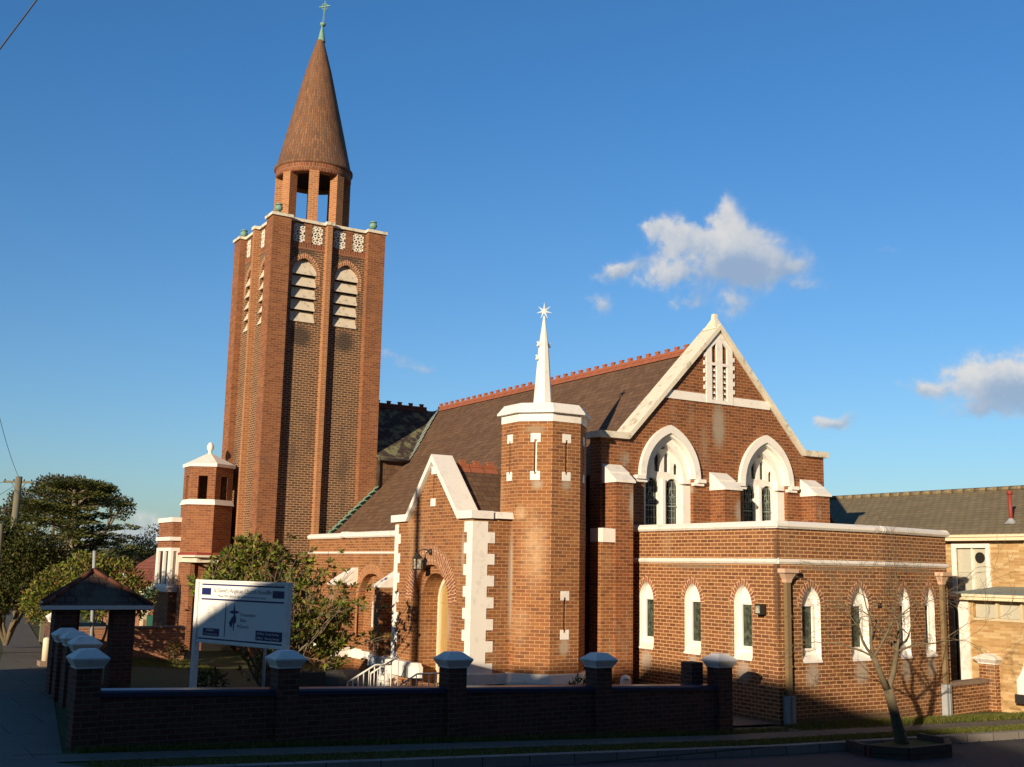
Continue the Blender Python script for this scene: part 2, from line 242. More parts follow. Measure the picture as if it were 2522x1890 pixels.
# ------------------------------------------------------------------ builders
def root_of(o):
    while o.parent: o = o.parent
    return o
def tag(o, label=None, cat=None, group=None, kind=None):
    if label: o['label'] = label
    if cat: o['category'] = cat
    if group: o['group'] = group
    if kind: o['kind'] = kind
    return o
def thing(name, loc, label, cat, group=None):
    o = bpy.data.objects.new(name, None); o.location = loc; o.empty_display_size = .3; COL.objects.link(o)
    return tag(o, label, cat, group)
class M:
    def __init__(s): s.v = []; s.f = []; s.uv = []; s.sm = []; s.marks = []
    def cut(s): s.marks.append(len(s.f)); return s
    def face(s, pts, uv=None, sm=False):
        i = len(s.v); s.v += [tuple(p) for p in pts]; s.f.append(list(range(i, i+len(pts)))); s.uv.append(uv); s.sm.append(sm)
    def box(s, x0, x1, y0, y1, z0, z1):
        s.prism([(x0, y0), (x1, y0), (x1, y1), (x0, y1)], z0, z1); return s
    def prism(s, poly, z0, z1, top=None, closed=True, sm=False):
        top = top or poly; n = len(poly); h0 = z0 if callable(z0) else (lambda i: z0); h1 = z1 if callable(z1) else (lambda i: z1)
        b = [(p[0], p[1], h0(i)) for i, p in enumerate(poly)]; t = [(p[0], p[1], h1(i)) for i, p in enumerate(top)]
        for i in range(n):
            j = (i+1) % n; s.face([b[i], b[j], t[j], t[i]], None, sm)
        if closed: s.face(b[::-1]); s.face(t)
        return s
    def obox(s, c, u, v, w_):     # centre, three half vectors
        c = Vector(c); u = Vector(u); v = Vector(v); w_ = Vector(w_)
        P = lambda a, b, d: c + u*a + v*b + w_*d
        for q in (((-1,-1,-1),(-1,1,-1),(1,1,-1),(1,-1,-1)), ((-1,-1,1),(1,-1,1),(1,1,1),(-1,1,1)), ((-1,-1,-1),(1,-1,-1),(1,-1,1),(-1,-1,1)),
                  ((1,1,-1),(-1,1,-1),(-1,1,1),(1,1,1)), ((-1,1,-1),(-1,-1,-1),(-1,-1,1),(-1,1,1)), ((1,-1,-1),(1,1,-1),(1,1,1),(1,-1,1))):
            s.face([P(*k) for k in q])
        return s
    def bar(s, a, b, t, w_=None, side=None):
        a = Vector(a); b = Vector(b); d = (b-a); L = d.length; d.normalize()
        side = Vector(side) if side is not None else (Vector((0, 0, 1)) if abs(d.z) < .9 else Vector((1, 0, 0)))
        x = d.cross(side).normalized(); y = x.cross(d)
        s.obox((a+b)/2, d*L/2, x*t/2, y*(w_ or t)/2); return s
    def tube(s, pts, rad, n=8, sm=True, cap=True):
        pts = [Vector(p) for p in pts]; rad = rad if isinstance(rad, (list, tuple)) else [rad]*len(pts)
        rings = []; L = 0
        for i, p in enumerate(pts):
            d = (pts[min(i+1, len(pts)-1)] - pts[max(i-1, 0)]).normalized()
            a = d.cross(Vector((0, 0, 1)) if abs(d.z) < .95 else Vector((1, 0, 0))).normalized(); b = d.cross(a)
            rings.append([p + (a*cos(2*pi*k/n) + b*sin(2*pi*k/n))*rad[i] for k in range(n)])
        for i in range(len(pts)-1):
            for k in range(n):
                l = (k+1) % n; s.face([rings[i][k], rings[i][l], rings[i+1][l], rings[i+1][k]], None, sm)
        if cap: s.face(rings[0][::-1]); s.face(rings[-1])
        return s
    def lathe(s, c, prof, n=24, sm=True, a0=0, uvs=False, sx=1, sy=1):
        c = Vector(c); L = 0
        for i in range(len(prof)-1):
            (r0, z0), (r1, z1) = prof[i], prof[i+1]; dl = sqrt((r1-r0)**2+(z1-z0)**2)
            rm = max(r0, r1)
            for k in range(n):
                t0 = a0+2*pi*k/n; t1 = a0+2*pi*(k+1)/n
                P = [c+Vector((r0*cos(t0)*sx, r0*sin(t0)*sy, z0)), c+Vector((r0*cos(t1)*sx, r0*sin(t1)*sy, z0)), c+Vector((r1*cos(t1)*sx, r1*sin(t1)*sy, z1)), c+Vector((r1*cos(t0)*sx, r1*sin(t0)*sy, z1))]
                uv = None
                if uvs: uv = [(L, t0*uvs), (L, t1*uvs), (L+dl, t1*uvs), (L+dl, t0*uvs)]
                if r0 < 1e-5: P = P[1:] if False else [P[0], P[2], P[3]]; uv = uv and [uv[0], uv[2], uv[3]]
                elif r1 < 1e-5: P = P[:3]; uv = uv and uv[:3]
                s.face(P, uv, sm)
            L += dl
        return s
    def ball(s, c, r, n=12, m_=8, sz=1):
        return s.lathe(c, [(r*sin(pi*i/m_), -r*cos(pi*i/m_)*sz) for i in range(m_+1)], n)
    def build(s, name, mat, parent=None, label=None, weld=True, rec=True):
        if s.marks:
            res = []; st = 0
            for e in s.marks + ([len(s.f)] if s.marks[-1] < len(s.f) else []):
                q = M()
                for k in range(st, e): q.face([s.v[i] for i in s.f[k]], s.uv[k], s.sm[k])
                st = e; res.append(q.build(name, mat, parent, label, weld, rec))
            return res[0]
        me = bpy.data.meshes.new(name)
        off = Vector(parent and root_of(parent).location or (0, 0, 0))
        me.from_pydata([Vector(p)-off for p in s.v], [], s.f); me.update()
        uvl = me.uv_layers.new(name='UVMap')
        for pi_, p in enumerate(me.polygons):
            uv = s.uv[pi_]; p.use_smooth = s.sm[pi_]
            if uv is None:
                n = p.normal; h = Vector((-n.y, n.x, 0))
                if h.length < .15:
                    uv = [(s.v[i][0], s.v[i][1]) for i in s.f[pi_]]
                else:
                    h.normalize(); v = n.cross(h)
                    if v.z < 0: v = -v
                    uv = [(Vector(s.v[i]).dot(h), Vector(s.v[i]).dot(v) if abs(n.z) > .2 else s.v[i][2]) for i in s.f[pi_]]
            for li, q in zip(p.loop_indices, uv): uvl.data[li].uv = q
        if weld and len(s.f) < 60000:
            bm = bmesh.new(); bm.from_mesh(me); bmesh.ops.remove_doubles(bm, verts=bm.verts, dist=.0004)
            if rec: bmesh.ops.recalc_face_normals(bm, faces=bm.faces)
            bm.to_mesh(me); bm.free()
        me.materials.append(MATS[mat])
        o = bpy.data.objects.new(name, me); COL.objects.link(o)
        if parent: o.parent = parent
        if label: o['label'] = label
        return o
class Fr:      # a wall frame: u along the wall, outward normal, d outwards
    def __init__(s, x, y, ang): s.o = Vector((x, y, 0)); s.u = Vector((cos(ang), sin(ang), 0)); s.n = Vector((sin(ang), -cos(ang), 0))
    def p(s, u, z, d=0): q = s.o + s.u*u + s.n*d; return Vector((q.x, q.y, z))
S_, W_ = 0, -pi/2          # walls facing -Y, walls facing -X (u runs towards -Y)
def FY(y): return Fr(0, y, 0)                   # u = x
def FX(x): f = Fr(x, 0, -pi/2); return f         # u = -y
def panel(mb, fr, outer, holes=(), d=0, depth=.3, rev=True):
    loops = [[Vector((a, b, 0)) for a, b in outer]] + [[Vector((a, b, 0)) for a, b in h] for h in holes]
    flat = [p for l in loops for p in l]
    for t in tessellate_polygon(loops):
        mb.face([fr.p(flat[i].x, flat[i].y, d) for i in t])
    if rev and depth:
        for h in holes:
            n = len(h)
            for i in range(n):
                a, b = h[i], h[(i+1) % n]
                mb.face([fr.p(*a, d), fr.p(*b, d), fr.p(*b, d-depth), fr.p(*a, d-depth)])
def slab(mb, fr, outer, holes=(), d0=0, d1=.05):     # solid plate between d0 (back) and d1 (front)
    panel(mb, fr, outer, holes, d1, d1-d0)
    n = len(outer)
    for i in range(n):
        a, b = outer[i], outer[(i+1) % n]; mb.face([fr.p(*a, d1), fr.p(*b, d1), fr.p(*b, d0), fr.p(*a, d0)])
    panel(mb, fr, outer, holes, d0, 0)
def arcpts(c, hw, zs, za, n=9):      # left springing -> apex -> right springing
    h = za-zs; Rr = (hw*hw+h*h)/(2*hw); out = []
    a1 = math.asin(min(1, h/Rr)) if h <= Rr else pi-math.asin(Rr/h)
    L = [(c-hw+Rr - Rr*cos(a1*i/n), zs+Rr*sin(a1*i/n)) for i in range(n+1)]
    L[-1] = (c, za)
    return L + [(2*c-x, z) for x, z in L[-2::-1]]
def arch(c, hw, z0, zs, za, n=9): return [(c-hw, z0)] + arcpts(c, hw, zs, za, n) + [(c+hw, z0)]
def rect(a, b, c, d): return [(a, c), (b, c), (b, d), (a, d)]
def ring(mb, fr, c, hi, zi, ho, zo, zs, d0, d1, z0=None, n=10, vous=True):
    I = arcpts(c, hi, zs, zi, n); O = arcpts(c, ho, zs, zo, n)
    if z0 is not None: I = [(c-hi, z0)]+I+[(c+hi, z0)]; O = [(c-ho, z0)]+O+[(c+ho, z0)]
    L = 0
    for i in range(len(I)-1):
        dl = sqrt((O[i+1][0]-O[i][0])**2+(O[i+1][1]-O[i][1])**2)*.5+sqrt((I[i+1][0]-I[i][0])**2+(I[i+1][1]-I[i][1])**2)*.5
        th = ho-hi
        mb.face([fr.p(*I[i], d1), fr.p(*I[i+1], d1), fr.p(*O[i+1], d1), fr.p(*O[i], d1)], [(0, L), (0, L+dl), (th, L+dl), (th, L)] if vous else None)
        mb.face([fr.p(*O[i], d1), fr.p(*O[i+1], d1), fr.p(*O[i+1], d0), fr.p(*O[i], d0)])
        mb.face([fr.p(*I[i+1], d1), fr.p(*I[i], d1), fr.p(*I[i], d0), fr.p(*I[i+1], d0)])
        L += dl
    for e in (0, -1): mb.face([fr.p(*I[e], d1), fr.p(*O[e], d1), fr.p(*O[e], d0), fr.p(*I[e], d0)])
def fbox(mb, fr, u0, u1, z0, z1, d0, d1):
    P = [fr.p(u, z, d) for d in (d0, d1) for (u, z) in ((u0, z0), (u1, z0), (u1, z1), (u0, z1))]
    for q in ((4, 5, 6, 7), (1, 0, 3, 2), (0, 1, 5, 4), (2, 3, 7, 6), (0, 4, 7, 3), (5, 1, 2, 6)): mb.face([P[i] for i in q])

def zg(x, y):     # ground height
    xx = min(max(x, 2.0), 30.0)
    z = .5 - .037*(min(xx, 16)-2) - .02*max(0, xx-16)
    # garden dips towards the church
    if 6 < x < 17 and -2 < y < 16: z -= .30*min(1, (x-6)/6)*min(1, (y+2)/4)*min(1, (16-y)/3)
    return z

# ------------------------------------------------------------------ the church
church = thing('church', (17, 6, 0), 'red brick church with white trim, tall square spired tower and slate roof', 'church')
def sub(parent, name, mat, mb, label=None): return mb.build(name, mat, parent, label)
def roofz(x): return 4.41 + .965*(x-16)
XC = 21.48
# --- nave gable wall
gf = FY(0)
g = M()
AZ, SZ = 10.12, 6.72
rake = lambda x: AZ - (AZ-SZ)*abs(x-XC)/3.23 if abs(x-XC) < 3.23 else SZ
WINS = (19.63, 23.22)
holes = [arch(c, .86, 4.0, 5.65, 7.0) for c in WINS] + [rect(21.18, 21.36, 8.08, 9.08), rect(21.58, 21.76, 8.08, 9.08), [(21.18, 9.16), (21.36, 9.16), (21.36, 9.75), (21.18, 9.6)], [(21.58, 9.16), (21.76, 9.16), (21.76, 9.62), (21.58, 9.78)]]
panel(g, gf, [(17.33, -.6), (25.63, -.6), (25.63, SZ), (24.71, SZ), (XC, AZ), (18.25, SZ), (17.33, SZ)], holes, 0, .5)
g.face([(17.33, 0, -.6), (17.33, 0, SZ), (17.33, .5, SZ), (17.33, .5, -.6)]); g.face([(25.63, 0, -.6), (25.63, 0, SZ), (25.63, .5, SZ), (25.63, .5, -.6)])
panel(g, gf, [(17.33, -.6), (25.63, -.6), (25.63, SZ), (24.71, SZ), (XC, AZ), (18.25, SZ), (17.33, SZ)], [], -.5, 0)
gable = sub(church, 'gable_wall', 'brick_nave', g)
g = M()          # raking coping
def cop(mb, pts, y0, y1, t):
    for i in range(len(pts)-1):
        (a, b), (c, d) = pts[i], pts[i+1]
        mb.face([(a, y0, b), (c, y0, d), (c, y0, d+t[1 if i == 0 else 0] if False else d+t), (a, y0, b+t)])
        mb.face([(a, y0, b+t), (c, y0, d+t), (c, y1, d+t), (a, y1, b+t)])
        mb.face([(a, y1, b), (c, y1, d), (c, y1, d+t), (a, y1, b+t)])
        mb.face([(a, y0, b), (c, y0, d), (c, y1, d), (a, y1, b)])
    for (a, b) in (pts[0], pts[-1]): mb.face([(a, y0, b), (a, y1, b), (a, y1, b+t), (a, y0, b+t)])
cop(g, [(17.22, SZ), (18.20, SZ), (XC, AZ+.02), (24.76, SZ), (25.74, SZ)], -.12, .62, .17)
g.prism([(XC-.17, -.1), (XC+.17, -.1), (XC+.17, .5), (XC-.17, .5)], AZ+.05, AZ+.36, [(XC-.07, .08), (XC+.07, .08), (XC+.07, .24), (XC-.07, .24)]); g.prism([(XC-.07, .08), (XC+.07, .08), (XC+.07, .24), (XC-.07, .24)], AZ+.36, AZ+.52, [(XC-.055, .1), (XC+.055, .1), (XC+.055, .22), (XC-.055, .22)])
sub(gable, 'coping', 'white_old', g)
g = M()          # white band and louvred vent surround
fbox(g, gf, 19.52, 21.0, 7.98, 8.22, 0, .035); fbox(g, gf, 21.95, 23.44, 7.98, 8.22, 0, .035)
slab(g, gf, [(20.98, 7.98), (21.97, 7.98), (21.97, 9.58), (XC, 10.08), (20.98, 9.58)], holes[2:], -.01, .05)
for k in range(6):
    z = 8.36+k*.235
    if z < 9.5:
        fbox(g, gf, 20.90, 20.99, z, z+.12, 0, .045); fbox(g, gf, 21.96, 22.05, z-.05, z+.07, 0, .045)
for c in (21.27, 21.67):
    fbox(g, gf, c-.1, c+.1, 9.1, 9.8, -.18, -.1)
sub(gable, 'gable_vent', 'white_paint', g)
g = M()
for c in (21.27, 21.67):
    for k in range(6):
        z = 8.1+k*.165
        g.face([gf.p(c-.09, z, .0), gf.p(c+.09, z, .0), gf.p(c+.09, z+.15, -.10), gf.p(c-.09, z+.15, -.10)]); g.face([gf.p(c-.09, z, .0), gf.p(c+.09, z, .0), gf.p(c+.09, z+.02, -.13), gf.p(c-.09, z+.02, -.13)])
sub(gable, 'vent_louvre', 'white_paint', g)
g = M(); fbox(g, gf, 21.1, 21.85, 8.0, 9.1, -.24, -.20); sub(gable, 'vent_backing', 'interior_dark', g)
g = M(); fbox(g, gf, 21.1, 21.85, 9.1, 9.85, -.20, -.12); sub(gable, 'vent_panel', 'white_paint', g)
# traceried windows
for i, c in enumerate(WINS):
    g = M()
    ring(g, gf, c, .86, 7.0, 1.06, 7.22, 5.78, -.02, .11, None, 12, False)
    ring(g, gf, c, .80, 6.93, .93, 7.08, 5.78, -.3, .045, None, 12, False)
    for sx in (-1, 1):
        fbox(g, gf, c+sx*1.0-.18, c+sx*1.0+.18, 5.60, 5.68, -.02, .10); fbox(g, gf, c+sx*1.06-.15, c+sx*1.06+.15, 5.68, 5.78, -.02, .16)
    ff = FY(.34)
    H = [arch(c-.36, .225, 4.0, 5.55, 5.78), arch(c+.36, .225, 4.0, 5.55, 5.78), arch(c-.17, .10, 5.95, 6.35, 6.5), arch(c+.17, .10, 5.95, 6.35, 6.5),
         arch(c-.50, .09, 5.9, 6.1, 6.25), arch(c+.50, .09, 5.9, 6.1, 6.25), arch(c, .08, 6.58, 6.68, 6.8)]
    slab(g, ff, arch(c, .87, 3.98, 5.65, 7.0), H, -.1, .05)
    fbox(g, ff, c+.60, c+.87, 3.99, 5.60, .05, .22); fbox(g, ff, c-.05, c+.05, 3.99, 5.75, .05, .13)
    ring(g, ff, c, .60, 6.72, .86, 6.98, 5.65, .05, .24, None, 12, False)
    wn = sub(gable, 'window', 'white_paint', g)
    g = M(); fbox(g, ff, c-.7, c+.7, 4.0, 6.9, -.12, -.06); sub(wn, 'window_glass', 'glass_dark', g) if False else g.build('glass', 'glass_dark', gable)
    g = M()
    for s in (-.36, .36):
        for k in range(9): g.bar(ff.p(c+s-.22, 4.1+k*.2, -.045), ff.p(c+s+.22, 4.1+k*.2, -.045), .012)
        for k in (-.14, -.05, .05, .14): g.bar(ff.p(c+s+k, 4.0, -.045), ff.p(c+s+k, 5.7, -.045), .009)
        g.bar(ff.p(c+s-.22, 5.02, -.03), ff.p(c+s+.22, 5.02, -.03), .035)
        for (a, z, r_) in ((0, 5.26, .11), (-.05, 5.22, .05), (.05, 5.22, .05)):
            P = [ff.p(c+s+a+r_*cos(q*pi/6), z+r_*sin(q*pi/6)*1.2, -.035) for q in range(13)]; g.tube(P, .008, 4, cap=False)
        g.bar(ff.p(c+s-.07, 5.3, -.035), ff.p(c+s, 5.55, -.035), .014); g.bar(ff.p(c+s+.07, 5.3, -.035), ff.p(c+s, 5.55, -.035), .014)
    g.build('leading', 'lead_grey', gable)
# buttresses between the windows
for (a, b) in ((17.40, 17.96), (21.13, 21.70), (24.66, 25.22)):
    g = M(); g.box(a, b, -.58, .01, -.5, 5.52)
    bt = sub(church, 'buttress', 'brick_nave', g)
    g = M(); P = lambda y, z, x: (x, y, z)
    prof = [(.01, 5.50), (-.64, 5.50), (-.64, 5.56), (-.36, 5.76), (-.36, 5.79), (.01, 6.02)]
    a -= .04; b += .04
    g.face([(a, y, z) for y, z in prof]); g.face([(b, y, z) for y, z in prof])
    for i in range(len(prof)):
        (y0, z0), (y1, z1) = prof[i], prof[(i+1) % len(prof)]; g.face([(a, y0, z0), (b, y0, z0), (b, y1, z1), (a, y1, z1)])
    sub(bt, 'weathering', 'white_paint', g)
# lower corner pier beside the turret, with its rounded white cap
g = M(); g.box(17.0, 17.95, -.5, -.005, -.5, 3.96); sub(church, 'corner_pier', 'brick_turret', g)
g = M(); prof = [(17.0, 3.95), (17.98, 3.95), (17.98, 4.0), (17.92, 4.12), (17.8, 4.22), (17.62, 4.29), (17.0, 4.31)]
for y in (-.56, -.006): g.face([(x, y, z) for x, z in prof])
for i in range(len(prof)):
    a, b = prof[i], prof[(i+1) % len(prof)]; g.face([(a[0], -.56, a[1]), (b[0], -.56, b[1]), (b[0], -.006, b[1]), (a[0], -.006, a[1])])
sub(church, 'pier_cap', 'white_paint', g)
# nave wall stub and roof
g = M(); g.box(16.3, 17.33, 1.0, 1.4, -.5, 5.3); g.box(25.2, 25.6, .5, 20, -.5, 5.9); sub(church, 'nave_wall', 'brick_nave', g)
g = M(); g.prism([(16.9, .55), (17.3, .55), (17.3, 1.0), (16.9, 1.0)], 4.35, 4.7, [(17.0, .75), (17.3, .75), (17.3, 1.0), (17.0, 1.0)]); sub(church, 'small_buttress_cap', 'white_paint', g)
g = M(); g.box(16.9, 17.33, .5, 1.0, -.5, 4.35); sub(church, 'small_buttress', 'brick_nave', g)
g = M()
RY0, RY1 = .45, 24
def roofquad(mb, P, t=.06):
    mb.face(P); Q = [(p[0], p[1], p[2]-t) for p in P]; mb.face(Q[::-1])
    for i in range(len(P)): j = (i+1) % len(P); mb.face([P[i], P[j], Q[j], Q[i]])
roofquad(g, [(15.35, RY0+.3, roofz(15.35)), (XC, RY0, roofz(XC)), (XC, RY1, roofz(XC)), (15.35, RY1, roofz(15.35))])
roofquad(g, [(XC, RY0, roofz(XC)), (27.2, RY0, roofz(XC)-.965*(27.2-XC)), (27.2, RY1, roofz(XC)-.965*(27.2-XC)), (XC, RY1, roofz(XC))])
nroof = sub(church, 'nave_roof', 'roof_slate', g)
def crest(mb, a, b, step=.46, h=.10, t=.07):
    a = Vector(a); b = Vector(b); d = b-a; L = d.length; d.normalize(); s = d.cross(Vector((0, 0, 1))).normalized()
    n = int(L/step)
    for i in range(n):
        p = a+d*(step*i); q = p+d*(step-.015)
        for sgn in (-1, 1):
            mb.face([p+Vector((0, 0, .05)), q+Vector((0, 0, .05)), q+s*sgn*.16+Vector((0, 0, -.12)), p+s*sgn*.16+Vector((0, 0, -.12))])
        mb.obox((p+q)/2+Vector((0, 0, .07)), d*(step-.02)/2, s*.035, Vector((0, 0, .04)))
        for f_, hh in ((.12, h), (.5-.0, .0)):
            if hh: mb.obox(p+d*step*.5+Vector((0, 0, .09+hh/2)), d*.075, s*.04, Vector((0, 0, hh/2+.01)))
        mb.obox(p+d*step*.5+Vector((0, 0, .10+h)), d*.095, s*.045, Vector((0, 0, .018)))
g = M(); crest(g, (XC, .7, roofz(XC)+.02), (XC, 17.3, roofz(XC)+.02)); sub(nroof, 'ridge_tiles', 'terracotta', g)
# transept roof, its hung wall, gutter and flashings
g = M()
RZ = roofz(XC)
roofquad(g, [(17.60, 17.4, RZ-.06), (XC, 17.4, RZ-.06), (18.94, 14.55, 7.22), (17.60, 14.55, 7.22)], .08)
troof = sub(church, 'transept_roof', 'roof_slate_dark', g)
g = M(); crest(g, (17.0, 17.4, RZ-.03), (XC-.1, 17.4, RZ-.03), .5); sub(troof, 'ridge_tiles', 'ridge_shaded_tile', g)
g = M(); g.face([(17.6, 14.72, 5.8), (18.9, 14.72, 7.1), (18.9, 14.72, 7.2), (17.6, 14.72, 7.2)]); g.face([(17.6, 14.74, 5.8), (18.9, 14.74, 7.1), (18.9, 14.74, 7.2), (17.6, 14.74, 7.2)][::-1]); sub(church, 'slate_hung_wall', 'roof_slate', g, None)
g = M(); g.tube([(17.62, 14.46, 7.19), (18.9, 14.46, 7.15)], .055, 8); g.tube([(17.68, 14.66, 7.3), (17.7, 14.66, 6.12)], .04, 8); sub(church, 'gutter', 'black_iron', g)
g = M()
def strip(mb, a, b, wv, up=.03):
    a, b, wv = Vector(a), Vector(b), Vector(wv); n = 22; u = Vector((0, 0, up))
    for i in range(n):
        p = a+(b-a)*(i/n); q = a+(b-a)*((i+1)/n); k = .8+.4*R.random(); z = u*(1+.6*(i % 2))
        mb.face([p-wv*k+z, q-wv*k+z, q+wv*k+z, p+wv*k+z])
strip(g, (XC-.1, 17.2, RZ-.03), (18.86, 14.6, 7.2), (.12, -.02, .10)); sub(nroof, 'valley_flashing', 'lead_grey', g)
g = M(); strip(g, (17.66, 14.66, 6.1), (15.6, 14.66, 4.12), (0, .1, 0), .07)
for i in range(22):
    x = 15.6+i*.095; g.box(x, x+.085, 14.70, 14.77, roofz(x)+.0, roofz(x)+.20)
sub(nroof, 'step_flashing', 'copper_green', g)

# --- aisle wall
af = FX(15.1)
g = M()
panel(g, af, [(.9, -.7), (-14.78, -.7), (-14.78, 4.12), (.9, 4.12)][::-1], [arch(-9.25, 1.05, 1.0, 2.0, 2.98)], 0, .22)
panel(g, af, arch(-9.25, 1.06, .9, 2.0, 2.99), [arch(-9.08, .085, 1.3, 1.95, 2.15), arch(-9.62, .085, 1.3, 1.95, 2.15)], -.22, .12)
ais = sub(church, 'aisle_wall', 'brick_turret', g)
g = M(); ring(g, af, -9.25, 1.05, 2.98, 1.34, 3.3, 2.0, -.05, .025, 1.0, 12); sub(ais, 'blind_arch', 'brick_orange', g)
g = M()
def capstrip(mb, fr, u0, u1, z0, z1, d, dd=.5):
    mb_ = [fr.p(u0, z0, d), fr.p(u1, z0, d)]
    for (za, da), (zb, db) in zip([(z0, 0), (z0, d-.04), (z0+.05, d), (z1-.07, d), (z1, d-.09), (z1, -dd)], [(z0, d-.04), (z0+.05, d), (z1-.07, d), (z1, d-.09), (z1, -dd), (z0, -dd)]):
        mb.face([fr.p(u0, za, da), fr.p(u1, za, da), fr.p(u1, zb, db), fr.p(u0, zb, db)])
    for u in (u0, u1): mb.face([fr.p(u, z, q) for z, q in [(z0, -dd), (z0, d-.04), (z0+.05, d), (z1-.07, d), (z1, d-.09), (z1, -dd)]])
capstrip(g, af, -14.77, -11.7, 4.12, 4.30, .10, .35); capstrip(g, af, -11.7, -11.3, 4.14, 4.34, .16, .35); capstrip(g, af, -11.3, .2, 4.13, 4.32, .10, .35)
sub(ais, 'coping', 'white_paint', g)
g = M(); capstrip(g, af, -14.77, .2, 3.60, 3.70, .06, .02); sub(ais, 'string_course', 'white_paint', g)
g = M()
slab(g, af, [(-14.77, .34), (.2, .34), (.2, .56), (-14.77, .56)], [], 0, .11)
fbox(g, af, -13.0, -9.6, .30, .60, .11, .14); sub(ais, 'plinth_band', 'white_paint', g)
g = M()
for u in (-9.08, -9.62):
    slab(g, FX(15.32), arch(u, .082, 1.3, 1.95, 2.14), [arch(u, .05, 1.36, 1.95, 2.08)], -.06, -.02); g.cut()
sub(ais, 'lancet_frame', 'white_paint', g)
g = M(); fbox(g, FX(15.4), -9.85, -8.9, 1.2, 2.3, -.04, -.01); sub(ais, 'lancet_glass', 'glass_green', g)
for y in (6.85, 10.4):
    g = M(); g.box(14.3, 15.105, y, y+.42, -.6, 2.62); bt = sub(church, 'buttress', 'brick_turret', g)
    g = M(); prof = [(15.1, 2.60), (14.24, 2.60), (14.24, 2.66), (15.0, 3.14), (15.1, 3.16)]
    for yy in (y-.03, y+.45): g.face([(x, yy, z) for x, z in prof])
    for i in range(5): a, b = prof[i], prof[(i+1) % 5]; g.face([(a[0], y-.03, a[1]), (b[0], y-.03, b[1]), (b[0], y+.45, b[1]), (a[0], y+.45, a[1])])
    g.cut(); g.prism([(14.2, y-.08), (15.1, y-.08), (15.1, y+.5), (14.2, y+.5)], .32, .62)
    sub(bt, 'weathering', 'white_paint', g)

# --- tower
TX0, TX1, TY0, TY1, TZ = 13.06, 17.62, 14.78, 19.34, 15.98
tcx, tcy = (TX0+TX1)/2, (TY0+TY1)/2
REC = .27
g = M()
LV = [(14.47, .47), (16.17, .47)]
def lat_u(c): return [(c-.47, c-.03), (c+.23-.0, c+.69)]
LAT = [(13.98, 14.42), (14.70, 15.13), (15.60, 16.06), (16.36, 16.82)]
tf = Fr(0, TY0+REC, 0); tl = Fr(TX0+REC, 0, -pi/2)
lo = lambda a: TX0+(a-TX0)
holesF = [arch(c, hw, 12.12, 14.02, 14.60) for c, hw in LV] + [rect(a, b, 15.2, 15.9) for a, b in LAT]
panel(g, tf, rect(TX0+.3, TX1-.3, -.6, TZ-.01), holesF, 0, .30)
mir = lambda x: -(TY0 + (TX1-x))          # the same layout on the -X face
holesL = [arch(-(TY0+(c-TX0)), hw, 12.12, 14.02, 14.60) for c, hw in LV] + [rect(-(TY0+(b-TX0)), -(TY0+(a-TX0)), 15.2, 15.9) for a, b in LAT]
panel(g, tl, rect(-TY1+.3, -TY0-.3, -.6, TZ-.01), holesL, 0, .30)
g.box(TX1-.9, TX1-REC, TY0+.4, TY1-REC, -.6, TZ-.012); g.box(TX0+.4, TX1-.4, TY1-.7, TY1-REC, -.6, TZ-.014)
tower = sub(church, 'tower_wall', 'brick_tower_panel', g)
g = M(); g.box(TX0+.75, TX1-.95, TY0+.75, TY1-.75, 0, TZ-.1); g.face([(TX0+.3, TY0+.3, TZ-.02), (TX1-.3, TY0+.3, TZ-.02), (TX1-.3, TY1-.3, TZ-.02), (TX0+.3, TY1-.3, TZ-.02)]); sub(tower, 'belfry_interior', 'interior_dark', g)
g = M()
for x, y in ((TX0, TY0), (TX1-.71, TY0), (TX0, TY1-.71), (TX1-.71, TY1-.71)): g.box(x, x+.71, y, y+.71, -.6, TZ); g.cut()
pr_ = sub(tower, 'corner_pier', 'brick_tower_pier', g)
g = M(); g.box(tcx-.10, tcx+.10, TY0+.03, TY0+.4, -.6, TZ-.003); g.cut(); g.box(TX0+.03, TX0+.4, tcy-.10, tcy+.10, -.6, TZ-.003); sub(tower, 'centre_rib', 'brick_orange', g)
g = M(); fbox(g, tf, TX0+.71, tcx-.1, 14.93, 15.17, 0, .012); fbox(g, tf, tcx+.1, TX1-.71, 14.93, 15.17, 0, .012); fbox(g, tl, -TY1+.71, -TY0-.71, 14.93, 15.17, 0, .012); sub(tower, 'soldier_course', 'brick_soldier', g)
g = M()
for (x0, x1) in ((TX0+.71, LAT[0][0]), (LAT[0][1], LAT[1][0]), (LAT[2][1], LAT[3][0])):
    g.cut() if g.f else None
    fbox(g, tf, x0, x1, 15.18, TZ-.02, 0, .008); g.cut()
    fbox(g, tl, -(TY0+(x1-TX0)), -(TY0+(x0-TX0)), 15.18, TZ-.02, 0, .008)
sub(tower, 'upper_panel', 'brick_tower_pier', g)
g = M()
for c, hw in LV:
    ring(g, tf, c, hw, 14.60, hw+.17, 14.80, 14.02, -.01, .015, 13.6, 10); g.cut(); ring(g, tl, -(TY0+(c-TX0)), hw, 14.60, hw+.17, 14.80, 14.02, -.01, .015, 13.6, 10); g.cut()
sub(tower, 'louvre_arch', 'brick_header', g)
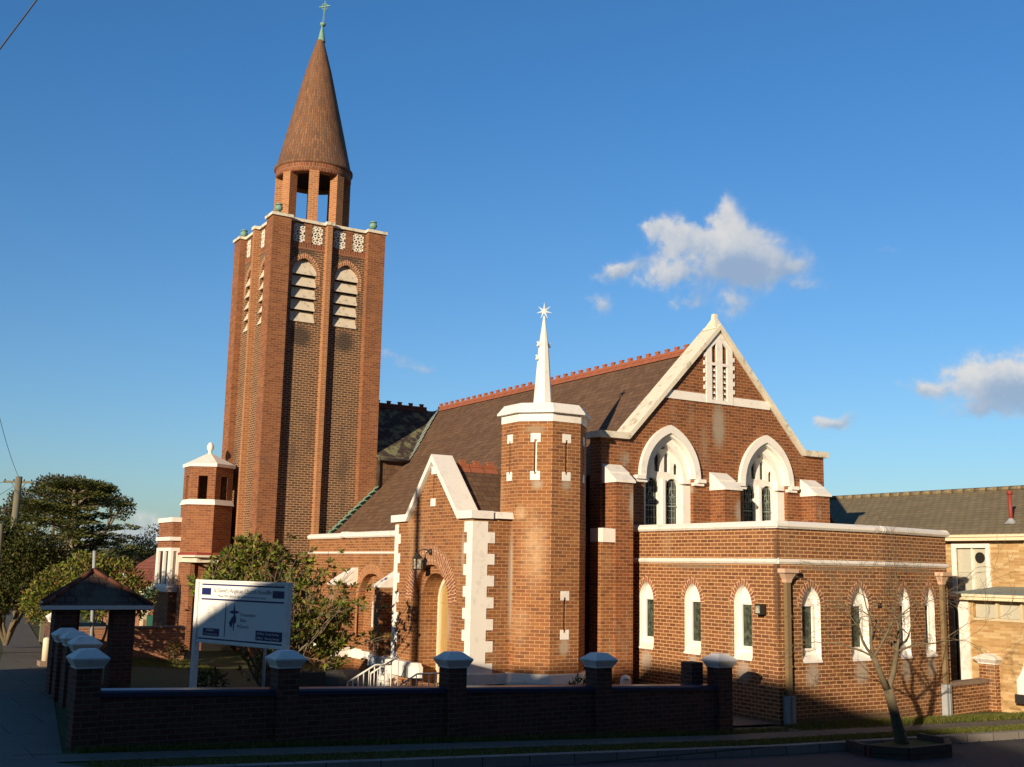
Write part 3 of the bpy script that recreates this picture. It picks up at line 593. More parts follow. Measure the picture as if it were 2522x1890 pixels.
def louvre(fr, c, hw):
    g = M()
    for k in range(5):
        z = 12.14+k*.455; top = min(z+.34, 14.0) if k < 4 else 0; jit = R.uniform(-.008, .008)
        if k < 4: O = [(c-hw-.01, z), (c+hw+.01, z), (c+hw+.01, z+.43), (c-hw-.01, z+.43)]
        else: O = [(c-hw-.01, z)] + arcpts(c, hw+.01, 14.02, 14.58, 7) + [(c+hw+.01, z)]
        dd = lambda zz: .05+jit-.20*(zz-z)/.43 if k < 4 else .05-.22*(zz-z)/.6
        F_ = [fr.p(u, zz, dd(zz)) for u, zz in O]; B_ = [fr.p(u, zz, dd(zz)-.05) for u, zz in O]
        g.face(F_); g.face(B_[::-1])
        for i in range(len(O)): j = (i+1) % len(O); g.face([F_[i], F_[j], B_[j], B_[i]])
    return sub(tower, 'louvre', 'concrete_louvre', g)
for c, hw in LV: louvre(tf, c, hw); louvre(tl, -(TY0+(c-TX0)), hw)
def lattice(fr, a, b):
    g = M(); z0, z1 = 15.2, 15.9; c = (a+b)/2; zm = (z0+z1)/2; d = -.03; t = .05
    B = lambda p, q, w_=.058: g.bar(fr.p(*p, d), fr.p(*q, d), w_, t, side=fr.n)
    for p, q in (((a+.02, z0), (a+.02, z1)), ((b-.02, z0), (b-.02, z1)), ((a, z0+.02), (b, z0+.02)), ((a, z1-.02), (b, z1-.02))): B(p, q, .05)
    for zz0, zz1 in ((z0, zm), (zm, z1)):
        B((a, zz0), (b, zz1)); B((a, zz1), (b, zz0)); B((a, (zz0+zz1)/2), (b, (zz0+zz1)/2), .035); B((c, zz0), (c, zz1), .035)
    B((a, zm), (b, zm), .035)
    return sub(tower, 'lattice_panel', 'lattice_white', g)
for a, b in LAT: lattice(tf, a, b); lattice(tl, -(TY0+(b-TX0)), -(TY0+(a-TX0)))
g = M()
o_ = .06
for (x0, x1, y0, y1, z0) in ((TX0-o_, TX0+.77, TY0-o_, TY0+.77, 0), (TX1-.77, TX1+o_, TY0-o_, TY0+.77, .001), (TX0-o_, TX0+.77, TY1-.77, TY1+o_, .002), (TX1-.77, TX1+o_, TY1-.77, TY1+o_, .003)):
    g.box(x0, x1, y0, y1, TZ+z0, TZ+.11+z0)
g.box(TX0+.6, TX1-.6, TY0+REC-.08, TY0+.7, TZ-.004, TZ+.103); g.box(TX0+REC-.08, TX0+.7, TY0+.6, TY1-.6, TZ-.006, TZ+.101)
g.box(TX0+.6, TX1-.6, TY1-.7, TY1-REC+.08, TZ-.004, TZ+.103); g.box(TX1-.7, TX1-REC+.08, TY0+.6, TY1-.6, TZ-.006, TZ+.101)
g.box(tcx-.17, tcx+.17, TY0-.01, TY0+.6, TZ-.008, TZ+.115); g.box(TX0-.01, TX0+.6, tcy-.17, tcy+.17, TZ-.008, TZ+.115)
tcop = sub(tower, 'coping', 'white_old', g)
for x, y in ((TX0+.3, TY0+.3), (TX1-.4, TY0+.3), (TX0+.3, TY1-.2)):
    g = M(); g.ball((x, y, TZ+.38), .15, 16, 10, .9); g.lathe((x, y, TZ+.11), [(.09, 0), (.05, .06), (.08, .13)], 12); g.lathe((x, y, TZ+.5), [(.13, 0), (.14, .03), (.10, .05), (0, .055)], 14)
    sub(church, 'copper_ball', 'copper_green', g)
# lantern, cone, copper tip, ball and cross
LX, LY = 15.40, 17.06
for k in range(8):
    a = pi/8+.05+k*pi/4; c = Vector((LX+1.28*cos(a), LY+1.28*sin(a), 0)); u = Vector((cos(a), sin(a), 0)); v = Vector((-sin(a), cos(a), 0))
    g = M(); g.obox(c+Vector((0, 0, 17.2)), u*.20, v*.19, Vector((0, 0, 1.2))); sub(church, 'lantern_pillar', 'brick_orange', g)
g = M(); g.lathe((LX, LY, 0), [(1.05, 18.36), (1.47, 18.33), (1.50, 18.38), (1.50, 18.66)], 48, True, 0, False)
for i in range(0): pass
g.lathe((LX, LY, 0), [(1.05, 18.36), (1.05, 18.8)], 48); lan = sub(church, 'spire_ring', 'brick_soldier', g)
g = M(); g.lathe((LX, LY, 0), [(1.50, 18.66), (1.56, 18.70), (1.56, 18.78), (1.49, 18.80), (1.20, 20.1), (.90, 21.4), (.52, 23.05), (.145, 24.42)], 56, True, 0, 1.25)
for i, f in enumerate(g.f):      # bricks on end, running round the cone
    uv = g.uv[i]; g.uv[i] = [(u_*1.0, v_) for u_, v_ in uv]
sub(church, 'spire', 'brick_cone', g)
g = M(); g.lathe((LX, LY, 0), [(1.04, 18.37), (.0, 18.37)], 32); sub(church, 'spire_soffit', 'interior_dark', g)
g = M(); g.lathe((LX+.05, LY, 0), [(.16, 24.38), (.10, 24.75), (.03, 25.05), (.05, 25.08), (0, 25.1)], 16)
g.ball((LX+.07, LY, 25.16), .12, 14, 8, .85); fin = sub(church, 'spire_finial', 'copper_green', g)
g = M(); cx_ = LX+.10
g.bar((cx_-.02, LY, 25.2), (cx_+.03, LY, 26.22), .045); g.bar((cx_-.17, LY+.12, 25.93), (cx_+.2, LY-.12, 26.0), .045)
P = [(cx_+.02+.13*cos(q*pi/8)*.85, LY-.13*cos(q*pi/8)*.5, 25.96+.13*sin(q*pi/8)) for q in range(17)]; g.tube(P, .018, 6, cap=False)
sub(fin, 'spire_cross', 'copper_green', g)

# --- octagonal turret with needle spire
UX, UY, UA = 15.56, .03, 1.02
def octo(cx, cy, ap, a0=0): 
    r = ap/cos(pi/8); return [(cx+r*cos(pi/8+k*pi/4+a0), cy+r*sin(pi/8+k*pi/4+a0)) for k in range(8)]
g = M(); wb = M()
O = octo(UX, UY, UA)
t8 = UA*math.tan(pi/8)
for k in range(8):
    a = k*pi/4; nx, ny = cos(a), sin(a); fr = Fr(UX+nx*UA, UY+ny*UA, a+pi/2); 
    vis = k in (4, 5, 6, 7)
    hs = [rect(-.032, .032, 5.60, 6.36)] if vis else []
    if k == 6: hs.append(rect(-.032, .032, 1.78, 2.52))
    panel(g, fr, rect(-t8, t8, -.6, 6.88), hs, 0, .25)
    if vis:
        sl_ = [(5.40, 5.60, 6.36, 6.56)] + ([(1.57, 1.78, 2.52, 2.72)] if k == 6 else [])
        if wb.f: wb.cut()
        for qi, (z0, z1, z2, z3) in enumerate(sl_):
            if qi: wb.cut()
            slab(wb, fr, [(-.125, z0), (.125, z0), (.125, z1+.02), (.032, z1+.02), (.032, z1-.05), (-.032, z1-.05), (-.032, z1+.02), (-.125, z1+.02)], [], -.05, .012)
            slab(wb, fr, [(-.125, z2-.02), (-.032, z2-.02), (-.032, z2+.05), (.032, z2+.05), (.032, z2-.02), (.125, z2-.02), (.125, z3), (-.125, z3)], [], -.05, .012)
    if k == 5: fbox(wb, fr, .0, .03, 5.6, 6.36, -.12, -.01)
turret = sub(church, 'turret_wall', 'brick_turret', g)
sub(turret, 'slit_dressing', 'white_paint', wb)
g = M(); g.prism(octo(UX, UY, UA-.3), 0, 6.8); sub(turret, 'turret_interior', 'interior_dark', g)
g = M(); g.prism(octo(UX, UY, UA+.012), 6.86, 7.07); g.prism(octo(UX, UY, UA+.12), 7.07, 7.10); g.prism(octo(UX, UY, UA+.12), 7.10, 7.13, octo(UX, UY, UA+.11)); g.prism(octo(UX, UY, UA+.11), 7.13, 7.33, octo(UX, UY, UA-.05)); 
sub(turret, 'turret_cap', 'white_paint', g)
g = M(); g.prism(octo(UX, UY, UA+.16), .56, .76, octo(UX, UY, UA+.10)); g.prism(octo(UX, UY, UA+.16), -.3, .56); sub(turret, 'turret_plinth', 'white_paint', g)
g = M(); SX, SY = 15.5, .03
g.prism(octo(SX, SY, .235), 7.33, 8.9, octo(SX, SY, .125)); g.prism(octo(SX, SY, .125), 8.9, 9.75, octo(SX, SY, .018))
for sx, z in ((-1, 8.98), (1, 8.98), (-1, 8.62)):
    rr = .16 if z > 8.8 else .19
    g.ball((SX+sx*(rr-.02), SY, z), .055, 8, 6); g.ball((SX+sx*(rr+.02), SY, z+.05), .035, 6, 5); g.ball((SX+sx*(rr+.03), SY, z-.03), .03, 6, 5)
nsp = sub(church, 'turret_spire', 'white_paint', g)
g = M(); sf = Fr(SX, SY, radians(-38))
for k in range(7):
    a = pi/2+k*2*pi/7; L = .25 if k == 0 else .215; c0 = sf.p(0, 9.88, 0); tp = sf.p(L*cos(a), 9.88+L*sin(a), 0)
    for dd in (.028, -.028):
        c = sf.p(0, 9.88, dd); l = sf.p(.052*cos(a+.5), 9.88+.052*sin(a+.5), 0); r_ = sf.p(.052*cos(a-.5), 9.88+.052*sin(a-.5), 0)
        g.face([c, l, tp]); g.face([c, tp, r_])
g.build('star_finial', 'white_paint', church)

# --- porch
PX, PY0, PY1, PYC, PZ, PA = 13.44, -.12, 4.18, 2.0, 4.43, 5.92
pf = FX(PX)
g = M()
dh = arch(-2.0, .98, .18, 2.35, 3.3, 10)
outer = [(-PY1, -.5), (-PY0, -.5), (-PY0, PZ), (-.55, PZ), (-PYC, PA), (-3.35, PZ), (-PY1, PZ)]
panel(g, pf, outer, [dh, rect(-2.035, -1.965, 4.98, 5.62)], 0, .14)
panel(g, FX(PX+.14), arch(-2.0, 1.0, .1, 2.35, 3.32, 10), [arch(-2.0, .74, .18, 2.35, 3.08, 10)], 0, .55)
g.face([(PX, PY0, -.5), (14.8, PY0, -.5), (14.8, PY0, PZ), (PX, PY0, PZ)]); g.face([(PX, PY1, -.5), (15.1, PY1, -.5), (15.1, PY1, PZ), (PX, PY1, PZ)])
porch = sub(church, 'porch_wall', 'brick_turret', g)
g = M()
ring(g, pf, -2.0, .98, 3.30, 1.20, 3.53, 2.35, -.02, .02, None, 14); ring(g, pf, -2.0, 1.205, 3.535, 1.42, 3.78, 2.35, -.02, .012, None, 14)
sub(porch, 'door_arch', 'brick_header', g)
g = M(); fbox(g, FX(PX+.8), -3.1, -.9, .1, 3.4, -.1, 0); sub(porch, 'porch_interior', 'interior_dark', g)
g = M(); d_ = FX(PX+.69)
ring(g, d_, -2.0, .64, 2.98, .75, 3.1, 2.35, -.02, .08, .18, 12, False); sub(porch, 'door_frame', 'cream_paint', g)
g = M()
slab(g, d_, arch(-2.0, .65, .2, 2.35, 2.99, 12), [], -.03, .02)
for u in (-2.45, -2.0, -1.55): fbox(g, d_, u-.012, u+.012, .2, 2.9, .02, .03)
fbox(g, d_, -2.64, -1.36, 2.3, 2.34, .02, .035)
for u in (-2.42, -2.21, -1.79, -1.58): fbox(g, d_, u-.075, u+.075, .45, 2.2, .02, .028)
dr = sub(porch, 'door', 'door_wood', g)
g = M()
lx = PX-.1
def pcop(mb, pts, x0, x1, t):      # coping on the porch gable: pts in (y, z)
    for i in range(len(pts)-1):
        (a, b), (c, d) = pts[i], pts[i+1]
        mb.face([(x0, a, b), (x0, c, d), (x0, c, d+t), (x0, a, b+t)]); mb.face([(x0, a, b+t), (x0, c, d+t), (x1, c, d+t), (x1, a, b+t)])
        mb.face([(x1, a, b), (x1, c, d), (x1, c, d+t), (x1, a, b+t)]); mb.face([(x0, a, b), (x0, c, d), (x1, c, d), (x1, a, b)])
    for (a, b) in (pts[0], pts[-1]): mb.face([(x0, a, b), (x1, a, b), (x1, a, b+t), (x0, a, b+t)])
pcop(g, [(PY1+.12, PZ-.01), (3.4, PZ), (PYC, PA+.03), (.52, PZ), (PY0-.1, PZ-.005)], PX-.10, PX+.52, .19)
g.prism([(PX+.6, PY0-.106), (14.75, PY0-.106), (14.75, PY0+.35), (PX+.6, PY0+.35)], PZ+.01, PZ+.175, [(PX+.6, PY0-.05), (14.75, PY0-.05), (14.75, PY0+.35), (PX+.6, PY0+.35)])
sub(porch, 'coping', 'white_paint', g)
g = M()
fbox(g, pf, -2.13, -1.87, 5.62, 5.82, -.03, .012); g.cut(); fbox(g, pf, -2.13, -1.87, 4.79, 4.99, -.03, .012); sub(porch, 'slit_dressing', 'white_paint', g)
g = M()
z = 4.36; k = 0
while z > .7:
    h = .26; wd = .40 if k % 2 == 0 else .26
    fbox(g, pf, -PY0-wd, -PY0+.014, z-h, z, -.01, .014); fbox(g, Fr(0, PY0, 0), PX-.012, PX+(.62 if k % 2 == 1 else .42), z-h, z, -.01, .0138)
    z -= h; k += 1
g.cut(); z = 4.36; k = 0
while z > .7:
    wl = .34 if k % 2 == 1 else .20
    fbox(g, pf, -PY1-.01, -PY1+wl, z-h, z, -.01, .014)
    z -= h; k += 1
sub(porch, 'quoins', 'white_paint', g)
g = M()
fbox(g, pf, -PY0-.46, -PY0+.12, -.4, .76, -.02, .12); fbox(g, Fr(0, PY0, 0), PX-.12, 14.75, .50, .74, -.02, .10); fbox(g, Fr(0, PY0, 0), PX-.115, PX+.42, -.4, .50, -.02, .098)
g.cut(); fbox(g, pf, -4.32, -3.78, -.4, .80, -.02, .30)
g.prism([(PX-.01, 3.79), (PX-.31, 3.79), (PX-.31, 2.5), (PX-.25, 2.36), (PX-.12, 2.28), (PX-.01, 2.27)], .44, .70); g.prism([(PX-.01, 3.79), (PX-.31, 3.79), (PX-.31, 2.5), (PX-.25, 2.36), (PX-.12, 2.28), (PX-.01, 2.27)], .70, .80, [(PX-.01, 3.79), (PX-.22, 3.79), (PX-.22, 2.55), (PX-.18, 2.45), (PX-.1, 2.4), (PX-.01, 2.4)])
sub(porch, 'porch_plinth', 'white_paint', g)
g = M()
for k in range(3): g.box(PX-.6-.32*k, PX+.7 if k == 0 else PX-.28-.32*k, .75, 3.2+.0*k, -.4, .18-.15*k)
sub(porch, 'doorstep', 'concrete', g)
g = M()
roofquad(g, [(PX+.4, PYC, 5.86), (19, PYC, 5.86), (19, .42, 4.34), (PX+.4, .42, 4.34)]); roofquad(g, [(PX+.4, PYC, 5.86), (19, PYC, 5.86), (19, 3.58, 4.34), (PX+.4, 3.58, 4.34)])
pr2 = sub(church, 'porch_roof', 'roof_slate', g)
g = M(); crest(g, (PX+.62, PYC, 5.84), (15.6, PYC, 5.84), .42, .08); sub(pr2, 'ridge_tiles', 'terracotta', g)
# porch lantern
L0 = Vector((PX-.32, 2.16, 3.52))
g = M(); g.lathe((PX-.02, 2.0, 3.62), [(0, -.09), (.06, -.07), (.07, .02), (.05, .07), (0, .08)], 10); g.tube([(PX-.02, 2.0, 3.63), (PX-.15, 2.05, 3.68), (PX-.28, 2.13, 3.66), (L0.x, L0.y, 3.58)], .018, 6)
g.prism([(L0.x-.11, L0.y-.11), (L0.x+.11, L0.y-.11), (L0.x+.11, L0.y+.11), (L0.x-.11, L0.y+.11)], 3.44, 3.58, [(L0.x-.02, L0.y-.02), (L0.x+.02, L0.y-.02), (L0.x+.02, L0.y+.02), (L0.x-.02, L0.y+.02)])
for sx in (-1, 1):
    for sy in (-1, 1): g.bar((L0.x+sx*.085, L0.y+sy*.085, 3.44), (L0.x+sx*.075, L0.y+sy*.075, 3.18), .016)
g.box(L0.x-.095, L0.x+.095, L0.y-.095, L0.y+.095, 3.15, 3.18); pl = g.build('porch_lamp', 'black_iron', church)
g = M(); g.box(L0.x-.07, L0.x+.07, L0.y-.07, L0.y+.07, 3.19, 3.43); g.build('lamp_glass', 'glass_lamp', pl)

# --- annex (flat roofed, brick with white bands)
A0, A1, A2, A3, A4 = (18.36, .0), (18.36, -5.33), (21.84, -5.33), (24.9, -4.78), (24.9, .0)
def wallfr(a, b): L = sqrt((b[0]-a[0])**2+(b[1]-a[1])**2); return Fr(a[0], a[1], atan2(b[1]-a[1], b[0]-a[0])), L
g = M(); vo = M(); copg = M(); bandg = M(); wf = M(); gl = M()
segs = [(A0, A1, [.62, 2.43, 4.2]), (A1, A2, [1.03, 2.63]), (A2, A3, [.93, 2.15]), (A3, A4, [])]
for a, b, ws in segs:
    fr, L = wallfr(a, b); hw = .30
    if a == A2: hw = .255
    H = [arch(u, hw, 1.33, 2.52, 2.98, 8) for u in ws]
    panel(g, fr, rect(0, L, -.6, 4.28), H, 0, .17)
    for u in ws:
        if wf.f: wf.cut(); gl.cut(); vo.cut()
        ring(vo, fr, u, hw, 2.98, hw+.14, 3.14, 2.52, -.01, .01, None, 9)
        # white lining of the opening, frame, sill
        inn = FrO = Fr(fr.o.x-fr.n.x*.17, fr.o.y-fr.n.y*.17, 0); inn.u = fr.u; inn.n = fr.n
        slab(wf, inn, arch(u, hw+.001, 1.33, 2.52, 2.98, 8), [rect(u-.165, u+.165, 1.58, 2.52)], 0, .01)
        slab(wf, inn, rect(u-.215, u+.215, 1.53, 2.58), [rect(u-.165, u+.165, 1.58, 2.52)], .011, .045)
        I = arch(u, hw-.001, 1.33, 2.52, 2.979, 8)
        O_ = arch(u, hw-.012, 1.34, 2.52, 2.965, 8)
        for i in range(len(I)):
            j = (i+1) % len(I); wf.face([fr.p(*I[i], -.003), fr.p(*I[j], -.003), inn.p(*O_[j], .009), inn.p(*O_[i], .009)])
        wf.face([fr.p(u-hw-.01, 1.31, .03), fr.p(u+hw+.01, 1.31, .03), inn.p(u+hw, 1.44, .01), inn.p(u-hw, 1.44, .01)]); wf.face([fr.p(u-hw-.01, 1.31, .03), fr.p(u+hw+.01, 1.31, .03), fr.p(u+hw+.01, 1.27, .03), fr.p(u-hw-.01, 1.27, .03)])
        wf.face([fr.p(u-hw-.01, 1.27, .03), fr.p(u+hw+.01, 1.27, .03), fr.p(u+hw+.01, 1.27, -.02), fr.p(u-hw-.01, 1.27, -.02)])
        fbox(gl, inn, u-.17, u+.17, 1.57, 2.53, -.03, -.012)
        for q in range(1, 5): gl.bar(inn.p(u-.165, 1.58+q*.19, -.008), inn.p(u+.165, 1.58+q*.19, -.008), .006)
        gl.bar(inn.p(u-.055, 1.58, -.008), inn.p(u-.055, 2.52, -.008), .006); gl.bar(inn.p(u+.055, 1.58, -.008), inn.p(u+.055, 2.52, -.008), .006)
    e = .06
    capstrip(copg, fr, -.0 if a == A0 else -e, L+e if b != A4 else L, 4.26, 4.43, .09, .3)
    capstrip(bandg, fr, 0, L+.03, 3.46, 3.60, .06, .03)
annex = sub(church, 'annex_wall', 'brick_annex', g)
copg.build('coping', 'white_paint', annex); bandg.build('string_course', 'white_paint', annex)
def each(mb):
    out = []; st = 0
    for e in mb.marks + [len(mb.f)]:
        q = M()
        for k in range(st, e): q.face([mb.v[i] for i in mb.f[k]], mb.uv[k], mb.sm[k])
        st = e; out.append(q)
    return out
for a_, b_, c_ in zip(each(wf), each(gl), each(vo)):
    wo = a_.build('window', 'white_paint', church); b_.build('window_glass', 'glass_green', wo); c_.build('window_arch', 'brick_header', wo)
g = M(); P = [A0, A1, A2, A3, A4]; g.face([(x, y, 4.22) for x, y in P]); sub(church, 'annex_roof', 'lead_grey', g)
g = M(); g.box(21.6, 21.75, -5.34, -5.2, 2.48, 2.6); g.build('air_brick', 'interior_dark', annex)
def downpipe(fr, u, z0, name):
    g = M(); fbox(g, fr, u-.06, u+.06, .58, 3.1, .02, .12)
    for z in (1.2, 2.3): fbox(g, fr, u-.08, u+.08, z, z+.04, .0, .13)
    o = g.build(name, 'pipe_brown', church)
    g = M(); q = [fr.p(u-.26, 3.34, .0), fr.p(u+.26, 3.34, .0), fr.p(u+.26, 3.34, .26), fr.p(u-.26, 3.34, .26)]
    lv = [(.22, 3.36, .23), (.22, 3.27, .23), (.175, 3.24, .18), (.10, 3.13, .14), (.075, 3.05, .13)]
    for (a, za, da), (b, zb, db) in zip(lv, lv[1:]):
        g.face([fr.p(u-a, za, da), fr.p(u+a, za, da), fr.p(u+b, zb, db), fr.p(u-b, zb, db)])
        for s in (-1, 1): g.face([fr.p(u+s*a, za, da), fr.p(u+s*a, za, .005), fr.p(u+s*b, zb, .005), fr.p(u+s*b, zb, db)])
    g.face([fr.p(u-.22, 3.36, .23), fr.p(u+.22, 3.36, .23), fr.p(u+.22, 3.36, .005), fr.p(u-.22, 3.36, .005)])
    g.build('rain_head', 'pipe_head_pink', o)
    g = M(); fbox(g, fr, u-.13, u+.11, z0, .58, .01, .16); fbox(g, fr, u-.02, u+.0, z0, .58, .16, .18); g.build('pipe_guard', 'galvanised', o)
fr, L = wallfr(A1, A2); downpipe(fr, .22, -.15, 'downpipe')
fr, L = wallfr(A2, A3); downpipe(fr, L-.42, -.25, 'downpipe')
g = M(); fr, L = wallfr(A0, A1); u = 4.91
fbox(g, fr, u-.05, u+.05, 2.36, 2.56, 0, .06); g.prism([tuple(fr.p(u-.09, 0, .06))[:2], tuple(fr.p(u+.09, 0, .06))[:2], tuple(fr.p(u+.09, 0, .22))[:2], tuple(fr.p(u-.09, 0, .22))[:2]], 2.33, 2.56)
wl_ = g.build('wall_lamp', 'black_iron', church)
g = M(); fbox(g, fr, u-.075, u+.075, 2.36, 2.52, .2, .226); g.build('lamp_glass', 'glass_lamp', wl_)

# --- stair turret, bay and entrance canopy left of the tower
BX, BY, BA = 12.27, 18.2, .80
def hexa(cx, cy, ap): return [(cx+ap/cos(pi/6)*cos(pi/6+k*pi/3), cy+ap/cos(pi/6)*sin(pi/6+k*pi/3)) for k in range(6)]
g = M(); t6 = BA*math.tan(pi/6)
for k in range(6):
    a = k*pi/3; fr = Fr(BX+cos(a)*BA, BY+sin(a)*BA, a+pi/2)
    panel(g, fr, rect(-t6, t6, 5.52, 6.75), [rect(-.17, .17, 5.53, 6.40)], 0, .20); t7 = (BA+.03)*math.tan(pi/6); fr = Fr(BX+cos(a)*(BA+.03), BY+sin(a)*(BA+.03), a+pi/2); panel(g, fr, rect(-t7, t7, -.5, 5.34), [], 0, 0)
st = sub(church, 'stair_turret', 'brick_tower_pier', g)
g = M(); g.prism(hexa(BX, BY, BA+.09), 5.33, 5.53, hexa(BX, BY, BA+.0)); g.prism(hexa(BX, BY, BA+.06), 6.74, 6.86)
g.prism(hexa(BX, BY, BA+.06), 6.86, 7.18, hexa(BX, BY, .30)); g.prism(hexa(BX, BY, .30), 7.18, 7.28, hexa(BX, BY, .12)); g.lathe((BX, BY, 7.27), [(.12, 0), (.07, .06), (.06, .1), (.13, .22), (.13, .32), (.07, .43), (0, .47)], 12)
sub(st, 'turret_cap', 'white_paint', g)
class MS(M):
    def face(s, pts, uv=None, sm=False): M.face(s, [(p[0]+SHX, p[1], p[2]) for p in pts], uv, sm)
SHX = .42
g = MS(); g.box(10.72, 11.6, 18.5, 20.5, -.5, 2.1); g.cut(); g.box(10.72, 11.6, 18.5, 20.5, 3.7, 4.7); bay = sub(church, 'bay_wall', 'brick_tower_pier', g)
g = MS(); g.prism([(10.66, 18.44), (11.66, 18.44), (11.66, 20.5), (10.66, 20.5)], 4.69, 4.86); g.prism([(10.62, 18.40), (11.66, 18.40), (11.66, 20.5), (10.62, 20.5)], 4.0, 4.14); g.prism([(10.60, 18.38), (11.66, 18.38), (11.66, 20.5), (10.60, 20.5)], 2.12, 2.30)
g.prism([(11.2, 18.6), (11.5, 18.6), (11.5, 18.8), (11.2, 18.8)], 4.86, 5.3, [(11.5, 18.6), (11.55, 18.6), (11.55, 18.8), (11.5, 18.8)])
bf = FY(18.5); slab(g, bf, rect(10.70, 11.6, 2.28, 3.74), [rect(10.80, 10.93, 2.40, 3.62), arch(11.28, .17, 2.45, 3.35, 3.58)], -.08, .03)
bl = FX(10.70); slab(g, bl, rect(-20.5, -18.5, 2.28, 3.74), [rect(-19.3, -18.75, 2.40, 3.62), rect(-20.2, -19.5, 2.4, 3.62)], -.06, .02)
sub(bay, 'bay_trim', 'white_paint', g)
g = MS(); g.box(10.84, 11.55, 18.62, 20.4, 2.1, 3.7); sub(bay, 'bay_glass', 'glass_dark', g)
g = MS(); g.box(10.79, 10.94, 18.56, 18.6, 2.38, 3.64); g.box(11.36, 11.44, 18.57, 18.6, 2.4, 3.6); sub(bay, 'curtain', 'curtain', g)
g = MS(); g.box(11.0, 13.06, 16.6, 18.4, -.5, 3.3); g.box(10.9, 11.06, 16.5, 18.0, -.5, 3.25); ent = sub(church, 'entrance_wall', 'brick_tower_pier', g)
g = MS(); g.box(10.75, 13.2, 15.2, 17.6, 3.22, 3.40); g.box(10.62, 12.9, 15.0, 17.0, 3.40, 3.47); can = sub(ent, 'canopy', 'white_old', g)
g = MS(); g.box(10.7, 12.95, 15.05, 17.5, 3.47, 3.56); sub(ent, 'canopy_roof', 'red_paint', g)
g = MS(); g.box(11.5, 12.7, 16.55, 16.62, -.1, 3.2); sub(ent, 'entrance_opening', 'interior_dark', g)

# ------------------------------------------------------------------ ground, road, paths
def gridmesh(name, mat, xs, ys, zf, off=0, kind='structure', sub_=None):
    me = bpy.data.meshes.new(name); V = [(x, y, zf(x, y)+off) for y in ys for x in xs]; nx = len(xs)
    F = [(j*nx+i, j*nx+i+1, (j+1)*nx+i+1, (j+1)*nx+i) for j in range(len(ys)-1) for i in range(nx-1)]
    me.from_pydata(V, [], F); me.materials.append(MATS[mat]); o = bpy.data.objects.new(name, me); COL.objects.link(o)
    for p in me.polygons: p.use_smooth = True
    return tag(o, kind=kind)
def fr_(a, b, n): return [a+(b-a)*i/n for i in range(n+1)]
KY = -7.5
near = [-600, -200, -80, -40, -20, -10] + fr_(-5, 45, 50) + [60, 90, 150, 300, 900]
gridmesh('ground', 'soil_grass', near, [KY+.0] + fr_(-7, 20, 54) + [24, 30, 40, 60, 90, 150, 300, 900], lambda x, y: zg(x, y))
gridmesh('road', 'asphalt', near, [-600, -100, -40, -25] + fr_(-20, KY-.12, 12), lambda x, y: zg(x, -9)-.15+.0*(y), 0)
def strip2(name, mat, pts, off, lab=None):    # pts: list of (left xy, right xy)
    mb = M()
    for (a, b), (c, d) in zip(pts, pts[1:]): mb.face([(a[0], a[1], zg(*a)+off), (b[0], b[1], zg(*b)+off), (d[0], d[1], zg(*d)+off), (c[0], c[1], zg(*c)+off)])
    o = mb.build(name, mat); return tag(o, kind='structure')
strip2('sidewalk', 'concrete', [((x, -6.08), (x, -6.78)) for x in fr_(-8, 45, 53)], .012)
# footpath of the side street, running back to the left beside the fence
fx = lambda y: 3.40 + .15*(y+5.6)
def far_fx(y): return 3.40+.15*(min(y, 14)+5.6)+.12*max(0, y-14)
strip2('footpath', 'concrete', [((far_fx(y)-1.25, y), (far_fx(y)-.02, y)) for y in fr_(-6.05, 60, 90)], .014)
strip2('side_road', 'asphalt', [((far_fx(y)-11, y), (far_fx(y)-3.6, y)) for y in fr_(-7.4, 70, 60)], .006)
g = M()
xs = fr_(-8, 45, 100)
for a, b in zip(xs, xs[1:]):
    za, zb = zg(a, -9), zg(b, -9)
    g.face([(a, KY, za+.02), (b, KY, zb+.02), (b, KY-.14, zb+.01), (a, KY-.14, za+.01)]); g.face([(a, KY-.14, za+.01), (b, KY-.14, zb+.01), (b, KY-.15, zb-.17), (a, KY-.15, za-.17)]); g.face([(a, KY, za+.02), (b, KY, zb+.02), (b, KY, zb-.1), (a, KY, za-.1)])
tag(g.build('kerb', 'kerb_stone'), kind='structure')
g = M(); g.face([(16.75, -6.08, zg(17, -9)+.016), (18.2, -6.08, zg(18, -9)+.016), (18.3, -5.4, zg(18, -9)+.018), (17.0, -5.3, zg(17, -9)+.018)]); g.face([(17.0, -5.3, .02), (18.3, -5.4, .01), (18.3, -1, .02), (17.0, -1, .04)])
tag(g.build('paved_path', 'concrete'), kind='structure')
g = M(); g.face([(1.2, -7.35, zg(2, -9)+.022), (3.4, -7.35, zg(3.4, -9)+.022), (2.6, -6.1, zg(2.6, -9)+.022), (1.2, -6.1, zg(2, -9)+.022)]); tag(g.build('kerb_ramp', 'concrete'), kind='structure')
# far wooded ridge on the horizon
g = M()
for i in range(60):
    x0 = -300+i*22; x1 = x0+22; h = lambda x: 5+2.2*sin(x*.021)+1.5*sin(x*.057+1)
    g.face([(x0, 420, 0), (x1, 420, 0), (x1, 424, h(x1)), (x0, 424, h(x0))]); g.face([(x0, 424, h(x0)), (x1, 424, h(x1)), (x1, 470, 0), (x0, 470, 0)])
tag(g.build('hills', 'soil_grass'), kind='structure')

